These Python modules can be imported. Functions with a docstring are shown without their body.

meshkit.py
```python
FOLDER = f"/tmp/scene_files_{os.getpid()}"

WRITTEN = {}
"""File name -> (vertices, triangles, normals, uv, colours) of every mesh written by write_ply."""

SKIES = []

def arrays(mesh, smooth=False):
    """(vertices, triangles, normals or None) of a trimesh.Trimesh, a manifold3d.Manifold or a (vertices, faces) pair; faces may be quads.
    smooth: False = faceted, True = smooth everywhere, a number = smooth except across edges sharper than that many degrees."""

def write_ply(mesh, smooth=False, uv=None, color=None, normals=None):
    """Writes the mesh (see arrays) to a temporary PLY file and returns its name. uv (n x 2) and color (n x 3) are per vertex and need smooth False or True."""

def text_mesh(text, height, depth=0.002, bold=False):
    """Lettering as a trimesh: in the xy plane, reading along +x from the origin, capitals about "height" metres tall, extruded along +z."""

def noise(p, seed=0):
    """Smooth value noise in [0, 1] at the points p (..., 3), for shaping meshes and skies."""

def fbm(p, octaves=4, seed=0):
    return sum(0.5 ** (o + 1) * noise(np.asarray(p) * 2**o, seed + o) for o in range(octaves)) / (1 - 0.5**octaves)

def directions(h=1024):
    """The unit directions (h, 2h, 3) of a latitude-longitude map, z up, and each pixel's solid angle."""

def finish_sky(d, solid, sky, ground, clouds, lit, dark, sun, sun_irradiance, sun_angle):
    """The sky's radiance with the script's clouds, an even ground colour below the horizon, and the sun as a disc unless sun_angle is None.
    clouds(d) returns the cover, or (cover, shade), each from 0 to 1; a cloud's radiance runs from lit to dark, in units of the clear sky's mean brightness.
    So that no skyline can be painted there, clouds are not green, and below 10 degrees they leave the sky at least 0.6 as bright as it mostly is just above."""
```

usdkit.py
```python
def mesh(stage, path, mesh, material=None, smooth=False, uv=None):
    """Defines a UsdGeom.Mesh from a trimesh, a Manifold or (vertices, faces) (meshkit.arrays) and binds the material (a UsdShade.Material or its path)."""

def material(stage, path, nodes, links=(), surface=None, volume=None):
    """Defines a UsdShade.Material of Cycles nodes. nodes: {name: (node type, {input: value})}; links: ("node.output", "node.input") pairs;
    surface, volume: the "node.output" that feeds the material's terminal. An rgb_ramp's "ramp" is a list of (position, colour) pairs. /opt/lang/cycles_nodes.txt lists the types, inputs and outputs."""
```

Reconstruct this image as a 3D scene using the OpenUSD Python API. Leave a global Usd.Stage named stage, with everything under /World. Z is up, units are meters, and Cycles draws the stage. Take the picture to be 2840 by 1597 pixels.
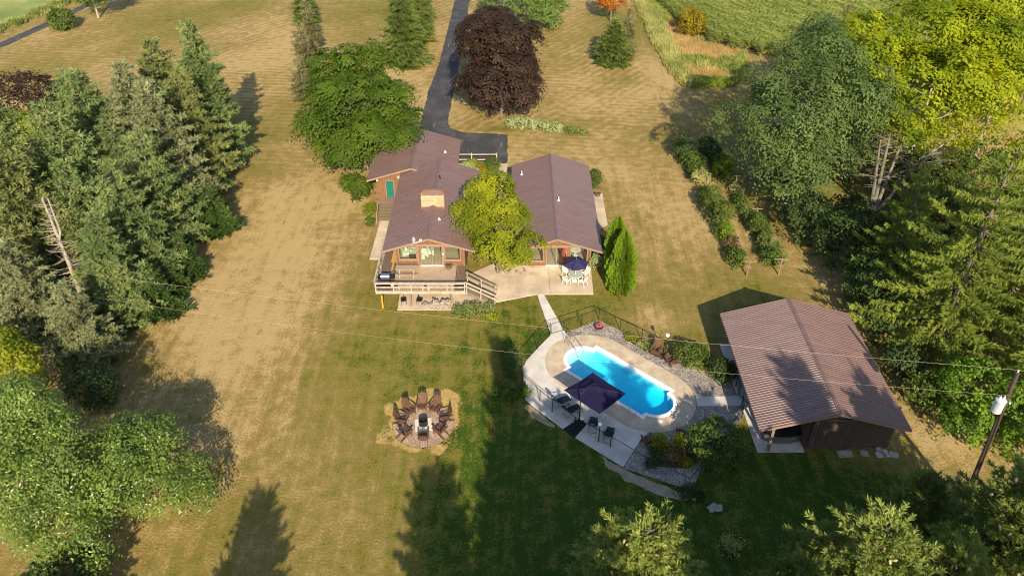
import math, random
import numpy as np, trimesh, usdkit, meshkit
from shapely.geometry import Polygon, Point, LineString, box as sbox
from shapely import affinity
from pxr import Usd, UsdGeom, UsdLux, UsdShade, Gf, Sdf, Vt

stage = Usd.Stage.CreateInMemory()
UsdGeom.SetStageUpAxis(stage, 'Z')
world = UsdGeom.Xform.Define(stage, '/World'); stage.SetDefaultPrim(world.GetPrim())
UsdGeom.Scope.Define(stage, '/World/Looks')

# ---------------------------------------------------------------- camera, sky, sun
CAM_H, CAM_PITCH = 43.0, 36.5
cam = UsdGeom.Camera.Define(stage, '/World/camera')
cam.AddTranslateOp().Set(Gf.Vec3d(0, 0, CAM_H)); cam.AddRotateXOp().Set(90.0 - CAM_PITCH)
cam.CreateHorizontalApertureAttr(36.0); cam.CreateVerticalApertureAttr(36.0 * 575 / 1024)
cam.CreateFocalLengthAttr(36.0 * 2208 / 2840); cam.CreateClippingRangeAttr(Gf.Vec2f(0.5, 6000))
cam.CreateExposureAttr(0.78)
SUN_EL, SHADOW_AZ = 30.5, -8.0
sx, sy = math.sin(math.radians(-SHADOW_AZ)), -math.cos(math.radians(SHADOW_AZ))     # horizontal direction towards the sun
sun = UsdLux.DistantLight.Define(stage, '/World/sun')
sun.CreateIntensityAttr(1.25); sun.CreateAngleAttr(0.5); sun.CreateColorAttr(Gf.Vec3f(1.0, 0.84, 0.60)); sun.CreateNormalizeAttr(True)
sun.AddRotateZOp().Set(-SHADOW_AZ); sun.AddRotateXOp().Set(90.0 - SUN_EL)
dome = UsdLux.DomeLight.Define(stage, '/World/sky')
dome.GetPrim().SetCustomDataByKey('kind', 'structure')
skym = usdkit.material(stage, '/World/Looks/sky_air', {
    'sky': ('sky_texture', {'sky_type': 'single_scattering', 'sun_disc': False, 'sun_elevation': math.radians(SUN_EL), 'sun_rotation': math.atan2(sx, sy)}),
    'bg': ('background_shader', {'strength': 0.115})}, [('sky.color', 'bg.color')], surface='bg.background')
UsdShade.MaterialBindingAPI.Apply(dome.GetPrim()).Bind(skym)

# ---------------------------------------------------------------- naming helpers
used = {}
def numbered(path):
    k = used.get(path, -1) + 1; used[path] = k
    return path if k == 0 else f'{path}_{k:03d}'
def setdata(prim, label=None, cat=None, group=None, kind=None):
    for k, v in (('label', label), ('category', cat), ('group', group), ('kind', kind)):
        if v: prim.SetCustomDataByKey(k, v)
    return prim
def thing(name, label, cat, loc=(0, 0, 0), rz=0.0, group=None, scale=None):
    x = UsdGeom.Xform.Define(stage, numbered('/World/' + name))
    x.AddTranslateOp().Set(Gf.Vec3d(*map(float, loc)))
    if rz: x.AddRotateZOp().Set(float(rz))
    if scale is not None: x.AddScaleOp().Set(Gf.Vec3f(*((scale,) * 3 if np.ndim(scale) == 0 else scale)))
    return setdata(x.GetPrim(), label, cat, group)
def obj(name, mesh, mat, parent=None, smooth=False, label=None, cat=None, group=None, kind=None):
    base = str(parent.GetPath()) if parent is not None else '/World'
    m = usdkit.mesh(stage, numbered(f'{base}/{name}'), mesh, mat, smooth)
    return setdata(m.GetPrim(), label, cat, group, kind)
def struct(name, mesh, mat, smooth=False, parent=None):
    return obj(name, mesh, mat, parent, smooth, kind='structure' if parent is None else None)
def dup(src, name, label, cat, loc, rz=0.0, group=None, scale=None):
    r = thing(name, label, cat, loc, rz, group, scale)
    r.GetReferences().AddInternalReference(src.GetPath()); r.SetInstanceable(True)
    # the reference brings the source's ops; ours are the stronger opinion
    return r
UsdGeom.Scope.Define(stage, '/World/Looks')
def klass(name):                        # a class prim that holds the parts of a repeated thing
    p = stage.CreateClassPrim('/World/Looks/kinds_' + name); p.SetTypeName('Xform'); return p

# ---------------------------------------------------------------- mesh builder
class MB:
    def __init__(s): s.v, s.f, s.n = [], [], 0
    def add(s, v, f):
        v = np.asarray(v, float); f = np.asarray(f, int)
        if f.shape[1] == 4: f = np.vstack([f[:, [0, 1, 2]], f[:, [0, 2, 3]]])
        s.v.append(v); s.f.append(f + s.n); s.n += len(v); return s
    def tm(s, m): return s.add(m.vertices, m.faces)
    def box(s, x0, x1, y0, y1, z0, z1, R=None):
        v = np.array([[x, y, z] for z in (z0, z1) for y in (y0, y1) for x in (x0, x1)], float)
        if R is not None: v = R(v)
        return s.add(v, [[0, 2, 3, 1], [4, 5, 7, 6], [0, 1, 5, 4], [2, 6, 7, 3], [0, 4, 6, 2], [1, 3, 7, 5]])
    def bar(s, a, b, w, h, up=(0, 0, 1)):           # a beam of width w and height h from a to b
        a, b = np.array(a, float), np.array(b, float); d = b - a; L = np.linalg.norm(d); d /= L
        x = np.cross(d, up); x = x / np.linalg.norm(x) if np.linalg.norm(x) > 1e-6 else np.array([1., 0, 0]); y = np.cross(x, d)
        v = [a + t * d * L + i * x * w / 2 + j * y * h / 2 for t in (0, 1) for j in (-1, 1) for i in (-1, 1)]
        return s.add(v, [[0, 2, 3, 1], [4, 5, 7, 6], [0, 1, 5, 4], [2, 6, 7, 3], [0, 4, 6, 2], [1, 3, 7, 5]])
    def tube(s, pts, r, k=8, cap=True):
        pts = np.asarray(pts, float); r = np.broadcast_to(np.asarray(r, float), (len(pts),)); n = len(pts)
        t = np.gradient(pts, axis=0); t /= np.linalg.norm(t, axis=1)[:, None] + 1e-12
        ref = np.array([0, 0, 1.]) if abs(t[:, 2]).max() < 0.9 else np.array([0.9, 0.43, 0.03])
        a = np.cross(t, ref); a /= np.linalg.norm(a, axis=1)[:, None] + 1e-12; b = np.cross(t, a)
        ang = np.linspace(0, 2 * np.pi, k, endpoint=False)
        v = (pts[:, None] + r[:, None, None] * (np.cos(ang)[None, :, None] * a[:, None] + np.sin(ang)[None, :, None] * b[:, None])).reshape(-1, 3)
        i, j = np.meshgrid(np.arange(n - 1), np.arange(k), indexing='ij'); i, j = i.ravel(), j.ravel(); j2 = (j + 1) % k
        f = np.stack([i * k + j, i * k + j2, (i + 1) * k + j2, (i + 1) * k + j], 1)
        s.add(v, f)
        if cap: s.f.append(np.array([[0, q + 1, q] for q in range(1, k - 1)] + [[(n - 1) * k, (n - 1) * k + q, (n - 1) * k + q + 1] for q in range(1, k - 1)]) + s.n - len(v))
        return s
    def prism(s, poly, z0, z1):
        for g in getattr(poly, 'geoms', [poly]):
            m = trimesh.creation.extrude_polygon(g, z1 - z0, engine='earcut'); m.apply_translation([0, 0, z0]); s.tm(m)
        return s
    def lathe(s, prof, k=24, c=(0, 0, 0)):           # prof: (r, z)
        prof = np.asarray(prof, float); n = len(prof); a = np.linspace(0, 2 * np.pi, k, endpoint=False)
        v = np.stack([prof[:, None, 0] * np.cos(a), prof[:, None, 0] * np.sin(a), np.repeat(prof[:, 1:2], k, 1)], 2).reshape(-1, 3) + np.array(c)
        i, j = np.meshgrid(np.arange(n - 1), np.arange(k), indexing='ij'); i, j = i.ravel(), j.ravel(); j2 = (j + 1) % k
        return s.add(v, np.stack([i * k + j, i * k + j2, (i + 1) * k + j2, (i + 1) * k + j], 1))
    def out(s): return np.vstack(s.v), np.vstack(s.f)
    def xf(s, M):
        s.v = [v @ np.array(M)[:3, :3].T + np.array(M)[:3, 3] for v in s.v]; return s
def Rz(deg, c=(0, 0, 0)):
    a = math.radians(deg); m = np.array([[math.cos(a), -math.sin(a), 0], [math.sin(a), math.cos(a), 0], [0, 0, 1]]); c = np.array(c, float)
    return lambda v: (np.asarray(v) - c) @ m.T + c
def smoothpoly(pts, n=8):
    p = np.asarray(pts, float); out = []
    for i in range(len(p)):
        a, b, c, d = p[i - 1], p[i], p[(i + 1) % len(p)], p[(i + 2) % len(p)]
        for t in np.linspace(0, 1, n, endpoint=False):
            out.append(0.5 * (2 * b + (c - a) * t + (2 * a - 5 * b + 4 * c - d) * t * t + (3 * b - a - 3 * c + d) * t ** 3))
    return Polygon(out).buffer(0)

# ---------------------------------------------------------------- materials
MATS = {}
def mat(name, col, rough=0.75, var=0.18, scale=3.0, spec=0.3, metal=0.0, bump=0.0, bscale=40.0, col2=None, stretch=None, detail=6.0, isl=0.0, coat=0.0):
    """Plain surface: colour broken up by object-space noise, optional per-piece variation (isl) and fine relief."""
    c = np.array(col, float); c2 = np.array(col2, float) if col2 is not None else c
    n = {'tc': ('geometry', {}), 'mp': ('mapping', {'scale': stretch or (1, 1, 1)}),
         'no': ('noise_texture', {'scale': scale, 'detail': detail, 'roughness': 0.62}),
         'ra': ('rgb_ramp', {'ramp': [(0.25, tuple(c * (1 - var))), (0.75, tuple(np.minimum(c2 * (1 + var), 0.95)))]}),
         'p': ('principled_bsdf', {'roughness': rough, 'specular_ior_level': spec, 'metallic': metal, 'coat_weight': coat, 'coat_roughness': 0.3})}
    l = [('tc.position', 'mp.vector'), ('mp.vector', 'no.vector'), ('no.fac', 'ra.fac')]
    last = 'ra.color'
    if isl:
        n['ge'] = ('geometry', {}); n['mr'] = ('map_range', {'from_min': 0.0, 'from_max': 1.0, 'to_min': 1 - isl, 'to_max': 1 + isl}); n['hv'] = ('hsv', {})
        l += [('ge.random_per_island', 'mr.value'), ('mr.result', 'hv.value'), (last, 'hv.color')]; last = 'hv.color'
    l.append((last, 'p.base_color'))
    if bump:
        n['bn'] = ('noise_texture', {'scale': bscale, 'detail': 4.0}); n['bu'] = ('bump', {'strength': 1.0, 'distance': bump})
        l += [('mp.vector', 'bn.vector'), ('bn.fac', 'bu.height'), ('bu.normal', 'p.normal')]
    MATS[name] = usdkit.material(stage, '/World/Looks/' + name, n, l, surface='p.BSDF'); return MATS[name]
def leafmat(name, a, b, c, trans=0.35, rough=0.55, spec=0.18, patch=0.35, pscale=0.35, c_tr=None, gain=1.55):
    """Leaves: colour differs leaf by leaf and bough by bough; light passes through."""
    a, b, c = (np.minimum(np.array(q) * gain, .75) for q in (a, b, c))
    tr = c_tr if c_tr is not None else tuple(np.clip(b * np.array([1.5, 1.35, 0.5]) , 0, 0.9))
    n = {'ge': ('geometry', {}), 'ra': ('rgb_ramp', {'ramp': [(0, tuple(a)), (0.5, tuple(b)), (1, tuple(c))]}),
         'no': ('noise_texture', {'scale': pscale, 'detail': 3.0}), 'mr': ('map_range', {'from_min': 0.3, 'from_max': 0.7, 'to_min': -patch, 'to_max': patch}),
         'ad': ('math', {'math_type': 'add', 'use_clamp': True}), 'mu': ('map_range', {'from_min': 0, 'from_max': 1, 'to_min': 0.25, 'to_max': 0.75}),
         'p': ('principled_bsdf', {'roughness': rough, 'specular_ior_level': spec}),
         't': ('translucent_bsdf', {}), 'tm': ('mix_color', {'blend_type': 'multiply', 'fac': 1.0, 'b': (1.6, 1.5, 0.5), 'use_clamp': False}), 'mx': ('mix_closure', {'fac': trans})}
    l = [('ge.random_per_island', 'mu.value'), ('ge.position', 'no.vector'), ('no.fac', 'mr.value'), ('mu.result', 'ad.value1'), ('mr.result', 'ad.value2'), ('ad.value', 'ra.fac'),
         ('ra.color', 'p.base_color'), ('ra.color', 'tm.a'), ('tm.result', 't.color'), ('p.BSDF', 'mx.closure1'), ('t.BSDF', 'mx.closure2')]
    MATS[name] = usdkit.material(stage, '/World/Looks/' + name, n, l, surface='mx.closure'); return MATS[name]

# ---------------------------------------------------------------- palette
M_roof = mat('brown_metal', (0.142, 0.088, 0.080), col2=(0.176, 0.114, 0.105), rough=0.38, var=0.12, scale=1.6, spec=0.45, detail=8, stretch=(0.35, 2.2, 0.35))
M_cedar = mat('cedar_boards', (0.125, 0.062, 0.032), col2=(0.30, 0.155, 0.075), rough=0.7, var=0.25, scale=3, stretch=(6, 6, 0.8), isl=0.22)
M_oldwood = mat('weathered_boards', (0.17, 0.125, 0.095), col2=(0.30, 0.235, 0.18), rough=0.8, var=0.2, scale=2.5, stretch=(5, 5, 1), isl=0.2)
M_barnwood = mat('dark_barn_boards', (0.055, 0.038, 0.030), col2=(0.13, 0.095, 0.075), rough=0.85, var=0.3, scale=2.5, stretch=(7, 7, 0.7), isl=0.25)
M_deck = mat('grey_deck_boards', (0.27, 0.195, 0.135), col2=(0.44, 0.345, 0.25), rough=0.8, var=0.2, scale=2.2, stretch=(1.2, 9, 1), isl=0.14)
M_deckd = mat('dark_deck_boards', (0.115, 0.08, 0.058), col2=(0.20, 0.145, 0.105), rough=0.8, var=0.2, scale=2.2, stretch=(9, 1.2, 1), isl=0.16)
M_rail = mat('pale_rail_timber', (0.31, 0.25, 0.19), col2=(0.50, 0.43, 0.345), rough=0.8, var=0.15, scale=3, isl=0.08)
M_newwood = mat('new_pine_board', (0.55, 0.32, 0.085), rough=0.7, var=0.12, scale=2, stretch=(6, 1, 1), isl=0.08)
M_ypost = mat('yellow_treated_post', (0.62, 0.30, 0.03), rough=0.7, var=0.1)
M_trim = mat('tan_trim', (0.27, 0.175, 0.13), rough=0.65, var=0.12)
M_brown = mat('brown_trim', (0.20, 0.115, 0.085), rough=0.65, var=0.15)
M_chair = mat('brown_chair_slat', (0.100, 0.050, 0.030), col2=(0.155, 0.080, 0.048), rough=0.55, var=0.15, isl=0.14)
M_conc = mat('tan_concrete', (0.36, 0.285, 0.205), col2=(0.55, 0.455, 0.345), rough=0.9, var=0.12, scale=0.55, detail=10, bump=0.004, bscale=60)
M_concw = mat('pale_concrete', (0.44, 0.41, 0.375), col2=(0.60, 0.57, 0.53), rough=0.9, var=0.08, scale=0.8, detail=10, bump=0.003, bscale=70)
M_ring = mat('old_pool_concrete', (0.36, 0.285, 0.20), col2=(0.53, 0.44, 0.33), rough=0.9, var=0.14, scale=1.1, detail=10, bump=0.004, bscale=50)
M_white = mat('white_paint', (0.74, 0.74, 0.72), rough=0.45, var=0.04)
M_liner = mat('pale_blue_pool_shell', (0.62, 0.76, 0.84), rough=0.5, var=0.03)
M_coping = mat('white_coping', (0.76, 0.77, 0.77), rough=0.5, var=0.04)
M_black = mat('black_metal', (0.018, 0.02, 0.022), rough=0.45, var=0.1)
M_dgreen = mat('dark_green_fence_coat', (0.012, 0.022, 0.014), rough=0.5, var=0.1)
M_steel = mat('brushed_steel', (0.42, 0.44, 0.46), rough=0.3, metal=0.9, var=0.05)
M_grey = mat('grey_steel_tank', (0.42, 0.46, 0.50), rough=0.5, var=0.06)
M_navy = mat('navy_canvas', (0.022, 0.022, 0.075), rough=0.8, var=0.08, scale=5)
M_slate = mat('dark_plum_canvas', (0.012, 0.011, 0.040), col2=(0.016, 0.014, 0.048), rough=0.85, spec=0.08, var=0.08, scale=5)
M_sling = mat('dark_blue_sling', (0.012, 0.022, 0.035), rough=0.7, var=0.1)
M_green = mat('green_door_paint', (0.012, 0.13, 0.105), rough=0.5, var=0.06)
M_cloth = mat('cream_upholstery', (0.60, 0.66, 0.56), rough=0.9, var=0.06)
M_carpet = mat('beige_carpet', (0.33, 0.28, 0.19), col2=(0.42, 0.37, 0.26), rough=0.95, var=0.08, scale=6)
M_inwall = mat('indoor_wall', (0.45, 0.40, 0.32), rough=0.9, var=0.04)
M_darkwood = mat('dark_table_wood', (0.07, 0.04, 0.03), rough=0.4, var=0.1)
M_red = mat('red_curtain', (0.40, 0.03, 0.02), rough=0.9, var=0.1)
M_bark = mat('grey_bark', (0.10, 0.075, 0.055), col2=(0.20, 0.165, 0.13), rough=0.9, var=0.25, scale=3, stretch=(4, 4, 0.8))
M_deadbark = mat('bleached_dead_wood', (0.24, 0.195, 0.15), col2=(0.38, 0.33, 0.27), rough=0.85, var=0.2, scale=3, stretch=(3, 3, 0.6))
M_pole = mat('creosoted_pole', (0.045, 0.03, 0.022), col2=(0.085, 0.06, 0.045), rough=0.8, var=0.2, stretch=(4, 4, 0.5))
M_wire = mat('bare_cable', (0.62, 0.50, 0.36), rough=0.5, var=0.05)
M_stone = mat('tan_chimney_stone', (0.46, 0.30, 0.16), col2=(0.66, 0.50, 0.33), rough=0.85, var=0.12, scale=2, isl=0.25)
M_mortar = mat('mortar', (0.46, 0.40, 0.33), rough=0.95, var=0.08)
M_slab = mat('grey_flat_stone', (0.27, 0.23, 0.19), col2=(0.40, 0.35, 0.30), rough=0.9, var=0.2, scale=2)
M_log = mat('split_firewood', (0.34, 0.25, 0.19), col2=(0.62, 0.54, 0.47), rough=0.9, var=0.25, scale=5, isl=0.35)
M_ash = mat('charred_wood', (0.02, 0.018, 0.017), rough=0.9, var=0.2)
M_globe = mat('white_globe', (0.80, 0.80, 0.80), rough=0.25, var=0.01, spec=0.5)
M_barrel = mat('barrel_wood', (0.13, 0.08, 0.05), col2=(0.24, 0.16, 0.11), rough=0.8, var=0.2)
M_soil = mat('dark_mulch', (0.045, 0.030, 0.020), col2=(0.085, 0.058, 0.038), rough=1.0, var=0.3, scale=8, bump=0.03, bscale=20)
M_blackpatch = mat('flat_black_sheet', (0.012, 0.014, 0.013), rough=0.7, var=0.15)
M_straw = mat('straw', (0.50, 0.33, 0.10), col2=(0.66, 0.48, 0.19), rough=0.9, var=0.15, isl=0.25)
M_asph = None

def geomat(name, nodes, links):
    MATS[name] = usdkit.material(stage, '/World/Looks/' + name, nodes, links, surface='p.BSDF'); return MATS[name]
M_asph = geomat('worn_asphalt', {'g': ('geometry', {}), 'n1': ('noise_texture', {'scale': 0.5, 'detail': 8.0}), 'n2': ('noise_texture', {'scale': 25.0, 'detail': 3.0}),
    'mx': ('mix_color', {'blend_type': 'mix', 'fac': 0.4}), 'ra': ('rgb_ramp', {'ramp': [(0.3, (0.026, 0.027, 0.033)), (0.5, (0.050, 0.051, 0.058)), (0.68, (0.11, 0.106, 0.104))]}),
    'vo': ('voronoi_texture', {'feature': 'distance_to_edge', 'scale': 0.30}), 'nd': ('noise_texture', {'scale': 1.5, 'detail': 4.0}), 'va': ('vector_math', {'vector_type': 'add'} if False else {'math_type': 'add'}), 'vs': ('vector_math', {'math_type': 'scale', 'scale': 0.9}),
    'cr': ('map_range', {'from_min': 0.0, 'from_max': 0.012, 'to_min': 0.35, 'to_max': 1.0, 'clamp': True}), 'hv': ('hsv', {}),
    'ms': ('mapping', {'scale': (1.8, 0.35, 1)}), 'n6': ('noise_texture', {'scale': 1.0, 'detail': 6.0}), 'th': ('map_range', {'from_min': 0.63, 'from_max': 0.70, 'to_min': 0.0, 'to_max': 0.75, 'clamp': True}), 'mt': ('mix_color', {'blend_type': 'mix', 'b': (0.20, 0.16, 0.10)}),
    'bu': ('bump', {'strength': 0.6, 'distance': 0.006}), 'p': ('principled_bsdf', {'roughness': 0.8, 'specular_ior_level': 0.3})},
    [('g.position', 'n1.vector'), ('g.position', 'n2.vector'), ('n1.color', 'mx.a'), ('n2.color', 'mx.b'), ('mx.result', 'ra.fac'), ('g.position', 'nd.vector'), ('nd.color', 'vs.vector1'), ('g.position', 'va.vector1'), ('vs.vector', 'va.vector2'), ('va.vector', 'vo.vector'),
     ('vo.distance', 'cr.value'), ('cr.result', 'hv.value'), ('ra.color', 'hv.color'), ('g.position', 'ms.vector'), ('ms.vector', 'n6.vector'), ('n6.fac', 'th.value'), ('th.result', 'mt.fac'), ('hv.color', 'mt.a'), ('mt.result', 'p.base_color'), ('n2.fac', 'bu.height'), ('bu.normal', 'p.normal')])
def gravelmat(name, a, b, c, scale):
    return geomat(name, {'g': ('geometry', {}), 'v': ('voronoi_texture', {'scale': scale}), 's': ('separate_color', {}), 'ra': ('rgb_ramp', {'ramp': [(0.0, a), (0.5, b), (1.0, c)]}),
        'n': ('noise_texture', {'scale': 1.2, 'detail': 6.0}), 'hv': ('hsv', {}), 'mr': ('map_range', {'from_min': 0.3, 'from_max': 0.7, 'to_min': 0.75, 'to_max': 1.25}),
        'bu': ('bump', {'strength': 0.9, 'distance': 0.03, 'invert': True}), 'p': ('principled_bsdf', {'roughness': 0.85, 'specular_ior_level': 0.3})},
        [('g.position', 'v.vector'), ('v.color', 's.color'), ('s.r', 'ra.fac'), ('ra.color', 'hv.color'), ('g.position', 'n.vector'), ('n.fac', 'mr.value'), ('mr.result', 'hv.value'), ('hv.color', 'p.base_color'),
         ('v.distance', 'bu.height'), ('bu.normal', 'p.normal')])
M_gravel = gravelmat('grey_gravel', (0.10, 0.085, 0.075), (0.25, 0.215, 0.19), (0.46, 0.42, 0.385), 16.0)
M_pea = gravelmat('tan_gravel', (0.20, 0.14, 0.095), (0.35, 0.26, 0.19), (0.48, 0.38, 0.29), 20.0)
# window glass: clear pane that reflects a little; sunlight passes
M_glass = usdkit.material(stage, '/World/Looks/window_glass', {'t': ('transparent_bsdf', {'color': (0.90, 0.93, 0.91)}), 'g': ('glossy_bsdf', {'roughness': 0.02, 'color': (1, 1, 1)}), 'f': ('fresnel', {'IOR': 1.5}), 'm': ('mix_closure', {})},
    [('f.fac', 'm.fac'), ('t.BSDF', 'm.closure1'), ('g.BSDF', 'm.closure2')], surface='m.closure')
M_tableglass = usdkit.material(stage, '/World/Looks/frosted_table_glass', {'t': ('transparent_bsdf', {'color': (0.75, 0.85, 0.80)}), 'g': ('principled_bsdf', {'base_color': (0.50, 0.62, 0.56), 'roughness': 0.15}), 'm': ('mix_closure', {'fac': 0.55})},
    [('t.BSDF', 'm.closure1'), ('g.BSDF', 'm.closure2')], surface='m.closure')
M_water = usdkit.material(stage, '/World/Looks/pool_water', {'g': ('geometry', {}), 'n': ('noise_texture', {'scale': 2.2, 'detail': 3.0}), 'b': ('bump', {'strength': 0.5, 'distance': 0.05}),
    't': ('transparent_bsdf', {'color': (1, 1, 1)}), 's': ('glossy_bsdf', {'roughness': 0.03}), 'f': ('fresnel', {'IOR': 1.33}), 'm': ('mix_closure', {}), 'ib': ('math', {'math_type': 'subtract', 'value1': 1.0}), 'fm': ('math', {'math_type': 'multiply'}),
    'v': ('absorption_volume', {'color': (0.0, 0.91, 0.992), 'density': 1.5})},
    [('g.position', 'n.vector'), ('n.fac', 'b.height'), ('b.normal', 's.normal'), ('b.normal', 'f.normal'), ('g.backfacing', 'ib.value2'), ('f.fac', 'fm.value1'), ('ib.value', 'fm.value2'), ('fm.value', 'm.fac'), ('t.BSDF', 'm.closure1'), ('s.BSDF', 'm.closure2')], surface='m.closure', volume='v.volume')

# ---------------------------------------------------------------- ground
PC = np.array([8.34, 45.89]); PU = np.array([0.725, -0.689]); PN = np.array([0.689, 0.725])          # pool centre, long and short axes
def pool(u, n): return PC + u * PU + n * PN
def poolpoly(p): return Polygon([tuple(pool(x, y)) for x, y in p.exterior.coords], [[tuple(pool(x, y)) for x, y in r.coords] for r in p.interiors])
def roman(off):                        # the pool outline: a rectangle whose ends are half rounds set in by a notch
    body = sbox(-3.72, -1.92, 3.72, 1.92); ends = [affinity.scale(Point(s * 3.5, 0).buffer(1.0, 32), 1.45, 1.50) for s in (-1, 1)]
    p = body.union(ends[0]).union(ends[1])
    return p.buffer(off, join_style=2) if off else p
RING = sbox(-2.75, -3.55, 2.75, 3.55).union(affinity.scale(Point(-2.75, 0).buffer(1, 48), 3.75, 3.55)).union(affinity.scale(Point(2.75, 0).buffer(1, 48), 3.75, 3.55))

rng = np.random.default_rng(7)
gx = np.concatenate([-np.geomspace(1500, 110, 14), np.arange(-100, 100.1, 0.8), np.geomspace(110, 1500, 14)])
gy = np.concatenate([-np.geomspace(1200, 15, 14), np.arange(-8, 215.1, 0.8), np.geomspace(225, 2500, 14)])
X, Y = np.meshgrid(gx, gy, indexing='xy'); pts = np.stack([X.ravel(), Y.ravel(), np.zeros(X.size)], 1)
dry = 0.58 + 0.9 * (meshkit.fbm(pts * 0.055, 4, 3) - 0.5) + 0.35 * (meshkit.fbm(pts * 0.3, 3, 9) - 0.5)
px_, py_ = pts[:, 0], pts[:, 1]
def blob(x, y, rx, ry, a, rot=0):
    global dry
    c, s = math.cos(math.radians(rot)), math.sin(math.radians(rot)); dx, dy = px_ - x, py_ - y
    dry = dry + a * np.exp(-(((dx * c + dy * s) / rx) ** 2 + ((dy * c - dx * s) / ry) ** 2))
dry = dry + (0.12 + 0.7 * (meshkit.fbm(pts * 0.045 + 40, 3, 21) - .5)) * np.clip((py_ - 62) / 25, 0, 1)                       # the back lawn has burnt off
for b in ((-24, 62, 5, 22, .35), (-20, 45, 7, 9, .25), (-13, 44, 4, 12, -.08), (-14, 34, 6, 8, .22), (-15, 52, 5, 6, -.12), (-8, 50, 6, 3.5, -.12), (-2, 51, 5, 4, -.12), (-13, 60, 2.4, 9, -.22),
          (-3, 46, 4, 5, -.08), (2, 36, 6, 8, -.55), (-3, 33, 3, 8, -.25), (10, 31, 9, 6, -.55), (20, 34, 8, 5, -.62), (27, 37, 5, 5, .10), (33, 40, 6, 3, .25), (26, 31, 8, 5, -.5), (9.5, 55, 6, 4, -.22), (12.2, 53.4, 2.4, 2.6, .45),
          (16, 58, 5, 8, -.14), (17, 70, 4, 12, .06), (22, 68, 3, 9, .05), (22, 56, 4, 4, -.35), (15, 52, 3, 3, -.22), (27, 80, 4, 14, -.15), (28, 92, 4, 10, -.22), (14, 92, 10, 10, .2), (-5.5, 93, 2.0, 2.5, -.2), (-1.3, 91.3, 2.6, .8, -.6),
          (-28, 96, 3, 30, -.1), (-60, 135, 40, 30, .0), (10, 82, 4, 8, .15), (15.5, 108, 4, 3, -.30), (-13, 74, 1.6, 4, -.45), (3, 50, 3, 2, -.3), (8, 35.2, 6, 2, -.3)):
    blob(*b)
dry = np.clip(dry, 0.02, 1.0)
mow = np.clip((py_ - 72) / 20, 0, 1) * (px_ < 19)
nx, ny = len(gx), len(gy)
i, j = np.meshgrid(np.arange(nx - 1), np.arange(ny - 1)); i, j = i.ravel(), j.ravel()
quads = np.stack([j * nx + i, j * nx + i + 1, (j + 1) * nx + i + 1, (j + 1) * nx + i], 1)
loc = np.stack([(pts[:, :2] - PC) @ PU, (pts[:, :2] - PC) @ PN], 1)
near = np.nonzero((np.abs(loc[:, 0]) < 7) & (np.abs(loc[:, 1]) < 4))[0]; inside = np.zeros(len(pts), bool)
core = RING.buffer(-0.12)
inside[near] = [core.contains(Point(*loc[k])) for k in near]
quads = quads[~inside[quads].all(1)]
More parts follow.
